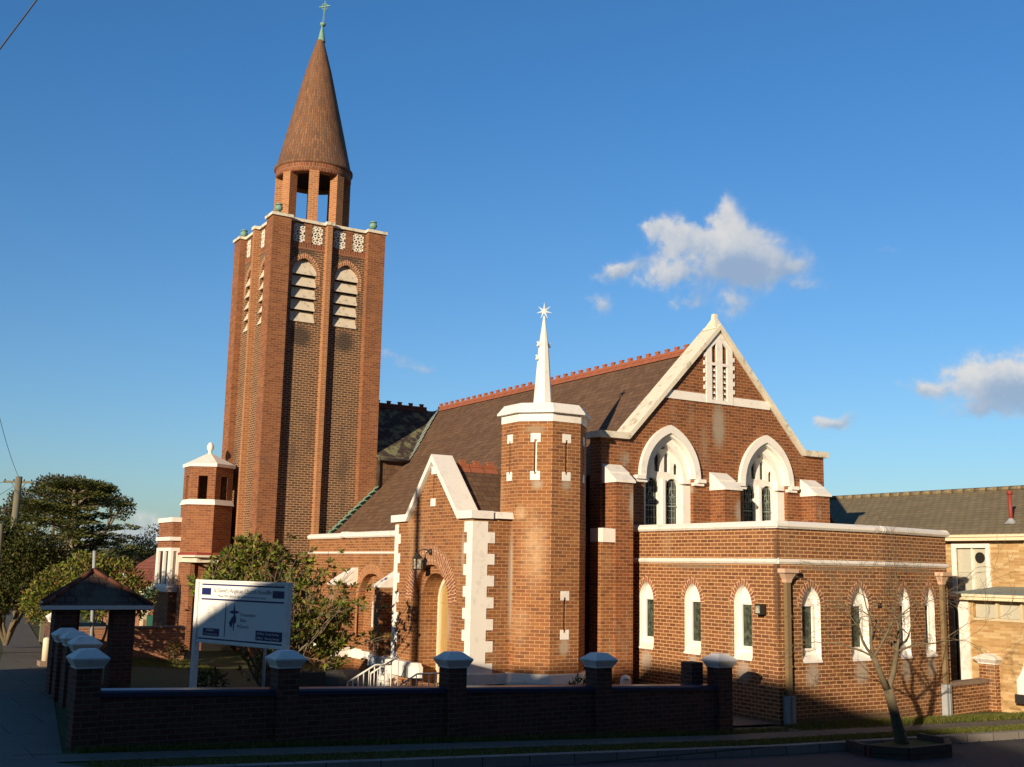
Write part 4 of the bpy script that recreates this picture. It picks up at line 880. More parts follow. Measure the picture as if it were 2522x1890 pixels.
# ------------------------------------------------------------------ front fence and side fence
def pier(parent, x, y, zt, w_=.185, hw=.27, name='pier', mat='brick_fence', gz=None, capmat='white_paint'):
    gz = zg(x, y) if gz is None else gz
    mb = M(); mb.box(x-w_, x+w_, y-w_, y+w_, gz-.15, zt); p = mb.build(name, mat, parent)
    mb = M(); q = lambda r: [(x-r, y-r), (x+r, y-r), (x+r, y+r), (x-r, y+r)]
    mb.prism(q(w_+.02), zt-.005, zt+.03); mb.prism(q(w_+.03), zt+.03, zt+.13, q(hw)); mb.prism(q(hw), zt+.13, zt+.15); mb.prism(q(hw), zt+.15, zt+.27, q(.12))
    mb.build('pier_cap', capmat, p); return p
ff_ = thing('brick_fence', (10, -5.6, 0), 'low brick street fence with white capped piers along the shaded verge', 'fence')
FP = [3.66, 6.82, 10.0, 13.25, 16.38]
ptop = lambda x: 1.645 - .0275*(x-3.55)
for i, x in enumerate(FP): pier(ff_, x, -5.6, ptop(x))
for a, b in zip(FP, FP[1:]):
    wt = lambda x: 1.31-.030*(x-3.5)
    mb = M(); P = [(a+.18, -5.71), (b-.18, -5.71), (b-.18, -5.48), (a+.18, -5.48)]
    mb.prism(P, lambda i: zg(P[i][0], -9)-.2, lambda i: wt(P[i][0])-.10); mb.build('fence_panel', 'brick_fence', ff_)
    mb = M(); hh = [(-5.735, 0), (-5.735, .07), (-5.70, .10), (-5.52, .115), (-5.46, .10), (-5.46, 0)]
    x0, x1 = a+.181, b-.181
    for (y0, z0), (y1, z1) in zip(hh, hh[1:]): mb.face([(x0, y0, wt(x0)-.1+z0), (x1, y0, wt(x1)-.1+z0), (x1, y1, wt(x1)-.1+z1), (x0, y1, wt(x0)-.1+z1)])
    mb.build('fence_coping', 'coping_blue', ff_)
g = M(); g.box(15.75, 16.05, -5.45, -5.1, -.1, 1.38); g.build('pier_return', 'brick_fence', ff_)
sf_ = thing('side_fence', (4.1, -1, 0), 'brick fence with closely lined white caps along the shaded side footpath', 'fence')
pier(sf_, 4.40, -1.5, 1.57); pier(sf_, 4.50, -.1, 1.58); pier(sf_, 4.53, 1.0, 1.58); pier(sf_, 5.86, 9.9, 1.52, gz=.4)
def wall_between(parent, a, b, th, zt, mat='brick_fence'):
    a = Vector((*a, 0)); b = Vector((*b, 0)); d = (b-a).normalized(); s = Vector((-d.y, d.x, 0))*th
    mb = M(); P = [tuple((a-s)[:2]), tuple((b-s)[:2]), tuple((b+s)[:2]), tuple((a+s)[:2])]; mb.prism(P, lambda i: zg(*P[i])-.2, lambda i: zt); return mb.build('fence_panel', mat, parent)
wall_between(sf_, (3.72, -5.38), (4.36, -1.70), .11, 1.22); wall_between(sf_, (4.42, -1.3), (4.48, -.30), .11, 1.22); wall_between(sf_, (4.51, .1), (4.53, .8), .11, 1.22); wall_between(sf_, (4.55, 1.2), (4.60, 1.95), .11, 1.22)
wall_between(sf_, (5.0, 4.7), (5.82, 9.65), .11, 1.15); wall_between(sf_, (5.92, 10.15), (9.5, 34), .11, 1.15)
bw = thing('garden_wall', (8, 14, 0), 'low sunlit brick wall at the back of the garden beyond the gate shelter', 'wall')
mb = M(); mb.box(6.7, 10.6, 14.0, 14.25, 0, 1.08); mb.build('wall_body', 'brick_far', bw); mb = M(); mb.box(6.7, 10.6, 13.97, 14.28, 1.08, 1.14); mb.build('wall_coping', 'mortar_cap', bw)
rw = thing('boundary_wall', (26, -4.7, 0), 'short sunlit brick wall with one white capped pier right of the annex', 'wall')
mb = M(); P = [(24.75, -4.85), (26.75, -4.50), (26.75, -4.28), (24.75, -4.63)]; mb.prism(P, -.5, .50); mb.build('wall_body', 'brick_annex', rw)
mb = M(); P2 = [(24.75, -4.88), (26.75, -4.53), (26.75, -4.25), (24.75, -4.60)]; mb.prism(P2, .50, .60); mb.build('wall_coping', 'mortar_cap', rw)
pier(rw, 27.05, -4.45, .98, .24, .36, mat='brick_annex', gz=-.3)

# ------------------------------------------------------------------ gate shelter
ly = thing('gate_shelter', (5.2, 3.2, .45), 'small brick gate shelter with hipped tiled roof behind the corner piers', 'gate shelter')
LYX, LYY = 5.28, 3.1
for (x, y) in ((4.66, 2.2), (5.88, 2.2), (5.05, 4.0), (6.25, 4.0)):
    mb = M(); mb.box(x-.23, x+.23, y-.23, y+.23, .2, 2.20); mb.build('post', 'brick_fence', ly)
mb = M(); x0, x1, y0, y1, ze, zp = 4.14, 6.44, 1.85, 4.5, 2.26, 3.0
rp0, rp1 = (5.29, 2.75), (5.52, 3.6)
x0b, x1b = x0+.42, x1+.42
roofquad(mb, [(x0, y0, ze), (x1, y0, ze), (*rp0, zp)], .03); roofquad(mb, [(x1, y0, ze), (x1b, y1, ze), (*rp1, zp), (*rp0, zp)], .03); roofquad(mb, [(x1b, y1, ze), (x0b, y1, ze), (*rp1, zp)], .03); roofquad(mb, [(x0b, y1, ze), (x0, y0, ze), (*rp0, zp), (*rp1, zp)], .03)
rf = mb.build('roof', 'roof_tile_lych', ly)
mb = M()
for a, b in (((x0, y0, ze), (*rp0, zp)), ((x1, y0, ze), (*rp0, zp)), ((x1b, y1, ze), (*rp1, zp)), ((x0b, y1, ze), (*rp1, zp)), ((*rp0, zp), (*rp1, zp))):
    a, b = Vector(a), Vector(b); n = max(2, int((b-a).length/.34))
    for i in range(n): p = a+(b-a)*(i/n); q = a+(b-a)*((i+.96)/n); mb.tube([p+Vector((0, 0, .015)), q+Vector((0, 0, .03))], [.055, .045], 8)
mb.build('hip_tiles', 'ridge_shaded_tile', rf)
mb = M(); mb.box(x0-.02, x1+.02, y0-.03, y0+.01, 2.19, 2.275); mb.prism([(x0-.03, y0+.01), (x0+.01, y0+.01), (x0b+.01, y1), (x0b-.03, y1)], 2.19, 2.275); mb.prism([(x1-.01, y0+.01), (x1+.03, y0+.01), (x1b+.03, y1), (x1b-.01, y1)], 2.19, 2.275); mb.build('fascia', 'white_paint', ly)
mb = M(); mb.prism([(x0+.02, y0+.02), (x1-.02, y0+.02), (x1b-.02, y1-.02), (x0b+.02, y1-.02)], 2.17, 2.19); mb.build('ceiling_board', 'sleeper_wood', ly)

# ------------------------------------------------------------------ notice board
BL, BR = Vector((6.07, -2.83, 0)), Vector((6.96, -5.21, 0)); Ub = (BR-BL).normalized(); Wb = (BR-BL).length; Nb = Vector((Ub.y, -Ub.x, 0))
nb = thing('notice_board', (6.5, -4.0, .3), 'white church notice board with navy stripes standing behind the fence', 'sign')
bfz = Fr(BL.x, BL.y, atan2(Ub.y, Ub.x)); Z0, Z1 = 1.80, 2.93
mb = M(); fbox(mb, bfz, 0.05, Wb-.05, Z0+.03, Z1-.03, -.03, 0); mb.build('panel', 'sign_white', nb)
mb = M(); fbox(mb, bfz, -.03, .055, .25, Z1+.005, -.07, .035); mb.build('post', 'white_paint', nb)
mb = M(); fbox(mb, bfz, Wb-.075, Wb+.01, .2, Z1+.005, -.07, .035); mb.build('post', 'white_paint', nb)
mb = M(); fbox(mb, bfz, .05, Wb-.07, Z0, Z0+.04, -.04, .02); fbox(mb, bfz, .05, Wb-.07, Z1-.04, Z1, -.04, .02); mb.build('frame_rail', 'white_paint', nb)
mb = M()
nv = lambda a, b, c, d: fbox(mb, bfz, a, b, c, d, 0.0, .004)
nv(.13, Wb-.12, 2.835, 2.862); nv(.13, Wb-.12, 2.570, 2.598); nv(.10, Wb-.10, 1.862, 1.888)
nv(.13, .40, 2.66, 2.785); nv(Wb-.42, Wb-.12, 2.655, 2.78); nv(.845, .862, 1.93, 2.535); nv(.23, .70, 1.93, 2.065); nv(1.72, Wb-.12, 1.92, 2.085)
mb.build('printed_stripes', 'sign_navy', nb)
mb = M()
def blob(pts): P = [bfz.p(u, z, .003) for u, z in pts]; mb.face(P)
cx, cz = 1.10, 2.36
blob([(cx, 2.54), (cx+.022, 2.43), (cx+.014, 2.05), (cx-.012, 2.06), (cx-.022, 2.43)]); 
mb.face([bfz.p(u, z, .0045) for u, z in [(cx-.15, 2.375), (cx-.06, 2.405), (cx+.06, 2.405), (cx+.16, 2.38), (cx+.06, 2.355), (cx-.06, 2.35)]])
mb.face([bfz.p(u, z, .005) for u, z in [(cx+.03, 2.34), (cx+.07, 2.26), (cx+.05, 2.18), (cx-.02, 2.2), (cx-.06, 2.1), (cx-.10, 2.13), (cx-.13, 2.19), (cx-.06, 2.28)]])
P = [bfz.p(cx+.13+.02*cos(a*pi/6), 2.14+.022*sin(a*pi/6), .0045) for a in range(12)]; mb.face(P)
mb.build('cross_emblem', 'sign_navy', nb)
mb = M()
def ringflat(c, z, r, sx=1, n=24, t=.012, a0=0, a1=2*pi):
    for i in range(n):
        p = a0+(a1-a0)*i/n; q = a0+(a1-a0)*(i+1)/n
        mb.face([bfz.p(c+r*sx*cos(p), z+r*sin(p), .003), bfz.p(c+r*sx*cos(q), z+r*sin(q), .003), bfz.p(c+(r-t)*sx*cos(q), z+(r-t)*sin(q), .003), bfz.p(c+(r-t)*sx*cos(p), z+(r-t)*sin(p), .003)])
for k in range(10): a = k*2*pi/10; ringflat(.46+.11*cos(a), 2.37+.09*sin(a), .035, 1, 10, .01)
for k in range(3): ringflat(.46, 2.18, .05+.03*k, 1.2, 10, .008, .3, pi-.3)
ringflat(cx+.03, 2.12, .15, 1, 20, .004, pi, 2*pi)
mb.build('crest_emblem', 'sign_faint', nb)
def text(s, u, z, size, mat, width=None, name='lettering', parent=nb):
    cu = bpy.data.curves.new(name, 'FONT'); cu.body = s; cu.size = size; cu.extrude = .0008; cu.resolution_u = 3
    o = bpy.data.objects.new(name, cu); COL.objects.link(o); cu.materials.append(MATS[mat])
    bpy.context.view_layer.update(); wd = max(.01, o.dimensions.x); sx = (width/wd) if width else 1
    mt = Matrix((Ub*sx, Vector((0, 0, 1)), -Nb if False else Nb)).transposed().to_4x4()
    mt.translation = bfz.p(u, z, .0062) - parent.location
    me = bpy.data.meshes.new_from_object(o); bpy.data.objects.remove(o)
    me.transform(mt); o = bpy.data.objects.new(name, me); COL.objects.link(o); o.parent = parent
    return o
text("St David's Anglican Church Arncliffe", .47, 2.715, .105, 'sign_grey', 1.62)
text('Phone 9597 3814 or visit www.stdavidschurch.org.au', .62, 2.635, .05, 'sign_grey', 1.32)
text('Crossculture', 1.27, 2.315, .085, 'sign_grey', .42); text('Bible', 1.27, 2.215, .085, 'sign_grey', .17); text('Church', 1.27, 2.11, .085, 'sign_grey', .24)
text('8:30am', .33, 2.015, .055, 'sign_white', .22); text('Traditional Service', .27, 1.95, .04, 'sign_white', .38)
text('10:30am  Family Service', 1.75, 2.02, .05, 'sign_white', .58); text('5:30pm   Evening Service', 1.75, 1.945, .05, 'sign_white', .6)

# ------------------------------------------------------------------ vegetation
def rv(r=R): 
    while True:
        v = Vector((r.uniform(-1, 1), r.uniform(-1, 1), r.uniform(-1, 1)))
        if .05 < v.length < 1: return v.normalized()
def leaf(mb, p, d, n, L, W, fold=.25):
    s = d.cross(n)
    if s.length < 1e-3: return
    s.normalize(); t = d.normalized()
    a = p; b = p+t*L*.5+s*W*.5; c = p+t*L; e = p+t*L*.5-s*W*.5
    mb.face([a, b, c, e])
def cluster(mb, c, rx, ry, rz, n, L, W, r=R, up=.3, shell=.55):
    for _ in range(n):
        v = rv(r); q = shell+(1-shell)*r.random() if r.random() < .8 else r.random()
        p = Vector((c[0]+v.x*rx*q, c[1]+v.y*ry*q, c[2]+v.z*rz*q))
        d = (v*.6+rv(r)*.8+Vector((0, 0, up))).normalized(); leaf(mb, p, d, rv(r), L*r.uniform(.6, 1.3), W*r.uniform(.7, 1.2))
def branch(mb, p, d, L, r0, depth, r, tips, spread=.5, n=3, ratio=.72, up=.15, jitter=.18, seg=3, minr=.004):
    pts = [p]; rad = [r0]; dd = d.normalized()
    for i in range(seg):
        dd = (dd+rv(r)*jitter+Vector((0, 0, up*.3))).normalized(); p = p+dd*(L/seg); pts.append(p); rad.append(max(minr, r0*(1-.38*(i+1)/seg)))
    mb.tube(pts, rad, 5 if r0 < .03 else 8, True, False)
    if depth == 0: tips.append((p, dd)); return
    for k in range(n):
        v = (dd+rv(r)*spread+Vector((0, 0, up))).normalized()
        branch(mb, pts[-1] if k else pts[-1], v, L*ratio*r.uniform(.75, 1.2), rad[-1]*(.8 if k == 0 else .62), depth-1, r, tips, spread, n, ratio, up, jitter, seg, minr)
    if seg > 1 and depth > 0 and r.random() < .7:
        v = (dd+rv(r)*spread*1.4).normalized(); branch(mb, pts[1], v, L*ratio*.7, rad[1]*.5, depth-1, r, tips, spread, max(1, n-1), ratio, up, jitter, seg, minr)

# bare street tree in its planter
r = random.Random(5)
tr = thing('street_tree', (19.25, -7.95, -.1), 'leafless forked street tree growing from the timber planter by the kerb', 'tree')
mb = M(); base = Vector((19.25, -7.95, -.35)); fork = Vector((18.72, -8, 1.0))
mb.tube([base, base+(fork-base)*.3+Vector((-.02, 0, 0)), base+(fork-base)*.65, fork], [.18, .125, .095, .10], 12)
Lf = Vector((18.27, -8.05, 1.63)); Rf = Vector((19.09, -7.95, 1.72))
mb.tube([fork-Vector((0, 0, .05)), Vector((18.5, -8.02, 1.28)), Lf], [.075, .06, .055], 10); mb.tube([fork-Vector((0, 0, .05)), Vector((18.93, -7.97, 1.3)), Rf], [.07, .055, .05], 10)
mb.build('trunk', 'bark_pale', tr)
mb = M(); tips = []
for s_, d, L, r0, dep in ((Lf, (-.85, -.1, .55), .75, .045, 4), (Lf, (-.25, .3, .95), .85, .05, 4), (Lf, (.32, -.3, .9), .8, .045, 4), (Lf, (-.7, .5, .45), .7, .035, 4),
                       (Rf, (-.35, .3, .8), .7, .035, 4), (Rf, (.35, -.2, .85), .8, .045, 4), (Rf, (1.0, .2, .42), .95, .045, 4), (Rf, (.8, -.5, .6), .8, .035, 4), (Rf, (.2, .6, .6), .7, .03, 3)):
    branch(mb, Vector(s_), Vector(d), L, r0*.72, dep+1, r, tips, .66, 2, .79, .02, .26, 3, .003)
mb.build('branches', 'bark_pale', tr)
pt = thing('planter', (18.8, -8.3, -.25), 'dark timber sleeper planter box standing in the road at the kerb', 'planter')
PL = [(17.85, -7.72), (17.65, -8.35), (18.1, -8.95), (19.3, -8.95), (19.95, -8.4), (19.95, -7.72)]
mb = M()
for i in range(len(PL)-1):
    a, b = Vector((*PL[i], 0)), Vector((*PL[i+1], 0)); d = (b-a).normalized(); s_ = Vector((-d.y, d.x, 0))
    for k in range(2): mb.obox((a+b)/2+Vector((0, 0, -.20+.15*k)), (b-a)/2*1.02, s_*.06, Vector((0, 0, .07))); mb.cut()
mb.build('sleeper', 'sleeper_wood', pt)
mb = M(); mb.face([(x, y, -.10) for x, y in PL]); mb.build('soil', 'soil_grass', pt)
mb = M(); mb.box(17.59, 17.64, -8.45, -8.40, -.28, -.02); mb.build('reflector', 'red_paint', pt)

def leafy(name, label, trunk, boxes, leafm, L, W, bark='bark_grey', group=None, depth=3, r=None, n0=5, hgt=1.0, rad=.08, tipn=10, extra=()):
    """trunk base, crown blobs [(c, rx, ry, rz, n)], plus limbs reaching into the blobs"""
    r = r or random.Random(hash(name) % 1000)
    t = thing(name, trunk, label, 'tree', group)
    mb = M(); b = Vector(trunk)
    for c, rx, ry, rz, n in boxes:
        c = Vector(c); mid = b+(c-b)*.5+Vector((r.uniform(-.2, .2), r.uniform(-.2, .2), -.1*abs(c.z-b.z)))
        mb.tube([b, b+(mid-b)*.5+Vector((0, 0, .1)), mid, c], [rad, rad*.8, rad*.55, rad*.25], 8, True, False)
        for _ in range(4): v = rv(r); mb.tube([mid+(c-mid)*r.random(), c+Vector((v.x*rx, v.y*ry, v.z*rz))*.8], [rad*.25, .006], 5, True, False)
    mb.build('trunk', bark, t)
    mb = M()
    for c, rx, ry, rz, n in boxes: cluster(mb, c, rx, ry, rz, n, L, W, r)
    for e in extra: cluster(mb, *e, r)
    mb.build('crown', leafm, t, weld=False); return t
# large shrub in front of the tower: many grey stems, leaf rosettes at their tips
r = random.Random(21)
sh = thing('magnolia_shrub', (10.1, 3.85, 0), 'wide half bare shrub with yellow green leaf tips before the tower', 'shrub')
mb = M(); tips = []
for k in range(22):
    a = k*2*pi/22+r.uniform(-.2, .2); q = r.uniform(.3, .95)
    branch(mb, Vector((10.1+.18*cos(a), 3.85+.18*sin(a), .05)), Vector((cos(a)*q*1.1, sin(a)*q*1.1, 1.2)), r.uniform(.85, 1.08), .05, 4, r, tips, .55, 2, .82, .10, .2, 3, .006)
mb.build('stems', 'bark_grey', sh)
mb = M()
for p, d in tips:
    if p.z > 4.15: continue
    dens_ = .5
    u = (p.x-10.1)*.854-(p.y-3.85)*.52     # across the view
    if u < .3 and p.z > 2.6: dens_ = .8
    if u > .3 and p.z < 2.3: dens_ = .95
    if r.random() > dens_: continue
    for _ in range(r.randint(5, 9)):
        dd = (d*.5+rv(r)*.9+Vector((0, 0, .15))).normalized(); leaf(mb, p, dd, rv(r), r.uniform(.12, .22), r.uniform(.05, .085))
for c, rx, rz, n in (((11.35, 3.05, 1.75), .65, .5, 620), ((11.75, 3.0, 1.25), .5, .42, 420), ((9.9, 4.0, 3.55), .65, .45, 420), ((10.9, 3.3, 2.5), .35, .35, 160), ((9.2, 4.3, 2.7), .8, .5, 420), ((10.0, 3.9, 2.9), .7, .5, 420), ((9.5, 4.2, 3.3), .6, .4, 260), ((10.4, 3.6, 3.4), .6, .35, 240), ((11.2, 3.2, 3.0), .6, .5, 200), ((12.0, 2.9, 2.0), .35, .5, 160), ((10.6, 3.5, 1.2), .6, .5, 260)):
    c = Vector(c)+Vector((-.52, .28, 0))
    for _ in range(n//5):
        v = rv(r); p = Vector((c[0]+v.x*rx*r.random()**.5, c[1]+v.y*rx*r.random()**.5, c[2]+v.z*rz*r.random()**.5))
        for _ in range(7): leaf(mb, p, (rv(r)+Vector((0, 0, .2))).normalized(), rv(r), r.uniform(.12, .21), r.uniform(.05, .08))
mb.build('leaves', 'leaf_magnolia', sh, weld=False)
leafy('garden_tree', 'bushy yellow green garden tree behind the gate shelter roof', (7.14, 10.76, 0.2),
      [((6.11, 11.45, 2.35), 0.82, 0.69, 0.73, 1500), ((6.79, 10.93, 2.82), 0.82, 0.77, 0.65, 1700), ((7.48, 10.59, 2.61), 0.82, 0.77, 0.69, 1500), ((8.0, 10.25, 2.13), 0.65, 0.6, 0.6, 1000), ((5.68, 11.71, 1.92), 0.6, 0.52, 0.56, 900), ((7.05, 10.93, 2.01), 0.77, 0.52, 0.52, 900)], 'leaf_magnolia', .14, .06, 'bark_pale', rad=.06, r=random.Random(3))
leafy('verge_tree', 'leafy street tree with pale forked trunk at the left picture edge', (5.42, 16.0, .5),
      [((4.7, 15.9, 3.6), 1.2, 1.1, 1.0, 4300), ((5.7, 15.2, 3.3), 1.1, 1.0, 1.05, 4300), ((5.0, 16, 2.6), 1.2, 1, .8, 3200), ((6.4, 15.5, 2.9), .85, .8, .95, 2600), ((5.9, 15.6, 2.1), .65, .7, .5, 1200), ((4.2, 15.5, 4.0), .8, .8, .6, 1500), ((4.9, 15.6, 1.75), .6, .6, .45, 1000), ((5.3, 15.7, 2.0), .5, .5, .5, 700)], 'leaf_olive', .12, .055, 'bark_pale', rad=.08, r=random.Random(8))
leafy('verge_tree', 'slim tree in the shade farther along the side street verge', (7.55, 29, .5),
      [((7.3, 29, 3.0), 1.3, 1.2, 1.0, 1200), ((8.3, 29.3, 2.6), 1.0, 1.0, .8, 800), ((6.9, 29, 3.9), 1.1, 1.0, .9, 900)], 'leaf_olive', .14, .06, 'bark_pale', rad=.11, r=random.Random(9))
# cedar: flat layered foliage pads
r = random.Random(31)
ced = thing('cedar_tree', (15.6, 61.5, 0), 'large dark cedar with flat layered branches beyond the side street', 'tree')
mb = M(); mb.tube([(15.6, 61.5, 0), (15.5, 61.4, 4), (15.2, 61.2, 8.2)], [.5, .38, .1], 10)
pads = []
for k in range(92):
    z = 1.9+6.8*(k/91.)**.9; rm = (5.0*(1-((z-4.2)/5.2)**2) if z > 4.2 else 4.3+.25*(z-2.2)); rm = max(1.1, rm)
    a = r.uniform(0, 2*pi); q = rm*r.uniform(.25, .95)
    c = Vector((15.4+q*cos(a), 61.4+q*sin(a)*.8, z+r.uniform(-.2, .2)+.04*q)); pads.append(c); mb.tube([(15.5, 61.4, z-.5), (15.5+(c.x-15.5)*.5, 61.4+(c.y-61.4)*.5, z-.25), tuple(c)], [.11, .07, .02], 5, True, False)
mb.build('trunk', 'bark_grey', ced)
mb = M()
for c in pads:
    sx = r.uniform(.9, 1.7)
    for _ in range(330):
        v = rv(r); q = sqrt(r.random()); p = Vector((c.x+v.x*sx*q, c.y+v.y*sx*q, c.z+v.z*.17+.10*(1-q)))
        leaf(mb, p, Vector((v.x, v.y, r.uniform(-.1, .35))).normalized(), rv(r), r.uniform(.16, .32), r.uniform(.06, .11))
mb.build('crown', 'leaf_cedar', ced, weld=False)
leafy('gum_tree', 'round brownish gum tree crown rising behind the cedar', (16, 73, 0),
      [((14.0, 73.5, 7.4), 1.9, 1.8, 1.5, 2300), ((15.6, 72, 8.9), 1.7, 1.6, 1.0, 1800), ((18.6, 71, 8.4), 1.9, 1.7, 1.1, 1900), ((20.4, 70, 7.4), 1.2, 1.2, 1.0, 900), ((12.6, 74, 6.2), 1.6, 1.4, 1.2, 1500), ((17.2, 71.5, 9.0), 1.6, 1.5, .8, 1200)], 'leaf_gum', .26, .12, rad=.3, r=random.Random(12))
for i, (x, y, s_, lab) in enumerate(((23.6, 78, 1.0, 'distant dark tree clump left of the bay window, tallest of the far row'), (27.5, 84, 1.25, 'distant dark tree hidden mostly behind the bay, in the far row'), (10.0, 72, 1.3, 'dark distant tree at the left end of the far row, behind the near street tree'), (21.5, 68, .62, 'low reddish brown distant tree beside the neighbouring red roof'))):
    leafy('distant_tree', lab, (x, y, 0), [((x+dx*s_, y+dy, z*s_), 2.0*s_, 1.6, 1.2*s_, 900) for dx, dy, z in ((-1.5, 0, 2.6), (1.4, .5, 2.7), (0, 0, 4.1), (2.6, 0, 1.8), (-2.6, 0, 1.7))], 'leaf_far' if i < 3 else 'leaf_red', .3, .14, rad=.2, group='trees far along the side street', r=random.Random(40+i))
tw = M(); r = random.Random(77)
for k in range(240):
    y = r.uniform(62, 68); x = r.uniform(6, 30); 
    cluster(tw, (x, y, r.uniform(.6, 2.2)), 1.1, 1, .8, 60, .28, .13, r)
tag(tw.build('far_foliage', 'leaf_far', weld=False), kind='stuff', label='dark mass of distant foliage at the end of the side street')
for (x, y, z, s_, lm, lab) in ((10.1, 13.2, .1, .42, 'leaf_red', 'small reddish shrub at the foot of the bay wall'), (14.6, -3.2, .05, .62, 'leaf_olive', 'dark shrub at the foot of the octagonal turret'), (17.3, -3.3, 0, .33, 'leaf_olive', 'small plant between the annex wall and the fence'), (7.6, 1.0, .2, .5, 'leaf_olive', 'dark low shrub in the shade behind the notice board')):
    t = thing('shrub', (x, y, z), lab, 'shrub'); rr = random.Random(int(x*10)); mb = M()
    for _ in range(9): v = rv(rr); mb.tube([(x, y, z), (x+v.x*s_*.8, y+v.y*s_*.8, z+abs(v.z)*s_+.25)], [.015, .005], 5, True, False)
    mb.build('stems', 'bark_grey', t); mb = M(); cluster(mb, (x, y, z+s_*.75), s_*.8, s_*.8, s_*.7, 420, .12, .05, rr); mb.build('leaves', lm, t, weld=False)
gb = M(); r = random.Random(91)
def tuft(x, y, h):
    z = zg(x, y); 
    for _ in range(3):
        a = r.uniform(0, 2*pi); b = Vector((x+r.uniform(-.03, .03), y+r.uniform(-.03, .03), z)); l = Vector((cos(a)*.02, sin(a)*.02, 0)); t = b+Vector((cos(a+1)*h*.5, sin(a+1)*h*.5, h))
        gb.face([b-l*.35, b+l*.35, t])
for _ in range(9000): tuft(r.uniform(13, 34), r.uniform(-7.45, -6.85), r.uniform(.03, .07))
for _ in range(6500): tuft(r.uniform(18.4, 31), -5.38-abs(r.gauss(0, .26)) + max(0, (0)), r.uniform(.04, .13))
for _ in range(3500): tuft(r.uniform(3.5, 18), r.uniform(-6.05, -5.75), r.uniform(.04, .12))
for _ in range(3000): tuft(r.uniform(3.5, 14), r.uniform(-7.45, -6.85), r.uniform(.03, .07))
for _ in range(1800): x = r.uniform(8, 11); tuft(x, r.uniform(11, 14), r.uniform(.04, .09))
lt = M()
for _ in range(420):
    x = r.uniform(12, 30); y = r.choice((r.uniform(-7.75, -7.66), r.uniform(-6.9, -5.9), r.uniform(-7.4, -6.8))); z = zg(x, y)+.03 if y > -7.5 else zg(x, -9)-.135
    leaf(lt, Vector((x, y, z)), Vector((r.uniform(-1, 1), r.uniform(-1, 1), .1)), Vector((.1, .1, 1)), r.uniform(.04, .08), .03)
tag(lt.build('leaf_litter', 'leaf_red', weld=False), kind='stuff', label='fallen brown leaves scattered on the verge, footpath and gutter')
tag(gb.build('grass', 'grass_blade', weld=False), kind='stuff', label='short grass on the verges and along the foot of the walls')

# ------------------------------------------------------------------ small things in the garden
def railing(lab, P, h=.85, n=6):
    t = thing('handrail', (P[0][0], P[0][1], 0), lab, 'handrail'); mb = M(); pts = [Vector(p) for p in P]; mb.tube([p for p in pts], .022, 8); mb.build('rail', 'white_paint', t)
    mb = M(); segL = [(pts[i+1]-pts[i]).length for i in range(len(pts)-1)]; tot = sum(segL)
    for k in range(n+1):
        s_ = tot*k/n; i = 0
        while i < len(segL)-1 and s_ > segL[i]: s_ -= segL[i]; i += 1
        p = pts[i]+(pts[i+1]-pts[i])*(s_/segL[i]); mb.tube([p, (p.x, p.y, zg(p.x, p.y)-.1)], .013, 6); mb.cut()
    mb.build('baluster', 'white_paint', t)
railing('white handrail left of the porch, rising beside the steps', [(10.9, 1.2, .52), (11.6, 1.2, .90), (12.05, 1.25, .90)], n=8)
railing('white handrail in front of the porch door', [(11.95, .5, .50), (12.42, .6, .72), (13.25, .6, .72)], n=8)
railing('short white handrail against the porch plinth', [(12.0, 2.3, .60), (12.5, 2.3, .86), (12.75, 2.3, .98)], n=4)
t = thing('garden_rock', (11.0, 2.1, .1), 'large dark boulder beside the steps left of the porch', 'rock'); mb = M()
r = random.Random(4)
for i, (c, q) in enumerate((((11.0, 2.2, .35), .5),)):
    Pf = [(q*sin(pi*k/7)*(1+.12*r.uniform(-1, 1)), -q*.75*cos(pi*k/7)) for k in range(8)]; Pf[0] = (0, Pf[0][1]); Pf[-1] = (0, Pf[-1][1]); mb.lathe(c, Pf, 11, False)
mb.build('boulder', 'stone_dark', t)
t = thing('garden_steps', (12.2, 3.6, 0), 'pale concrete landing and steps beside the aisle wall', 'steps'); mb = M(); mb.box(12.6, 14.2, 4.4, 8.5, -.5, .12); mb.box(12.2, 12.6, 4.4, 7.5, -.5, .02); mb.build('landing', 'concrete', t)
t = thing('utility_box', (16.6, -2.0, .3), 'small white meter box low behind the fence near the annex', 'box'); mb = M(); mb.box(16.5, 16.74, -2.1, -1.98, .3, .72); mb.tube([(16.62, -2.04, .0), (16.62, -2.04, .3)], .03, 8); mb.lathe((16.62, -2.04, .72), [(.12, 0), (.09, .06), (0, .08)], 12); mb.build('box_body', 'white_paint', t)
t = thing('bollard', (5.55, 9.3, .4), 'short cream cylindrical bollard beside the sunlit fence pier', 'bollard'); mb = M(); mb.lathe((5.52, 9.2, .5), [(0, 0), (.10, 0), (.10, .58), (.08, .63), (0, .65)], 16); mb.build('post', 'cream_paint', t)
mb = M(); mb.box(5.36, 6.0, 9.0, 9.5, .3, .52); mb.build('base', 'mortar_cap', t)
t = thing('flagpole', (6.85, 10.2, .3), 'thin white pole standing behind the gate shelter', 'pole'); mb = M(); mb.tube([(6.93, 10.28, .2), (6.72, 9.98, 3.5)], [.055, .045], 10); mb.build('pole', 'galvanised', t)
t = thing('sign_post', (8.4, -.5, .2), 'thin dark metal post behind the notice board', 'post'); mb = M(); mb.tube([(7.65, -2.2, .2), (7.65, -2.2, 1.95)], .03, 8); mb.build('post', 'galvanised', t)
t = thing('wooden_post', (7.05, 19.7, .4), 'plain grey post at the path edge beyond the gate shelter', 'post'); mb = M(); mb.box(7.0, 7.14, 19.6, 19.74, .3, 1.9); mb.build('post', 'wood_pole', t)
t = thing('garden_bench', (8.6, -1.0, .2), 'dark timber garden seat in the shade under the notice board', 'bench')
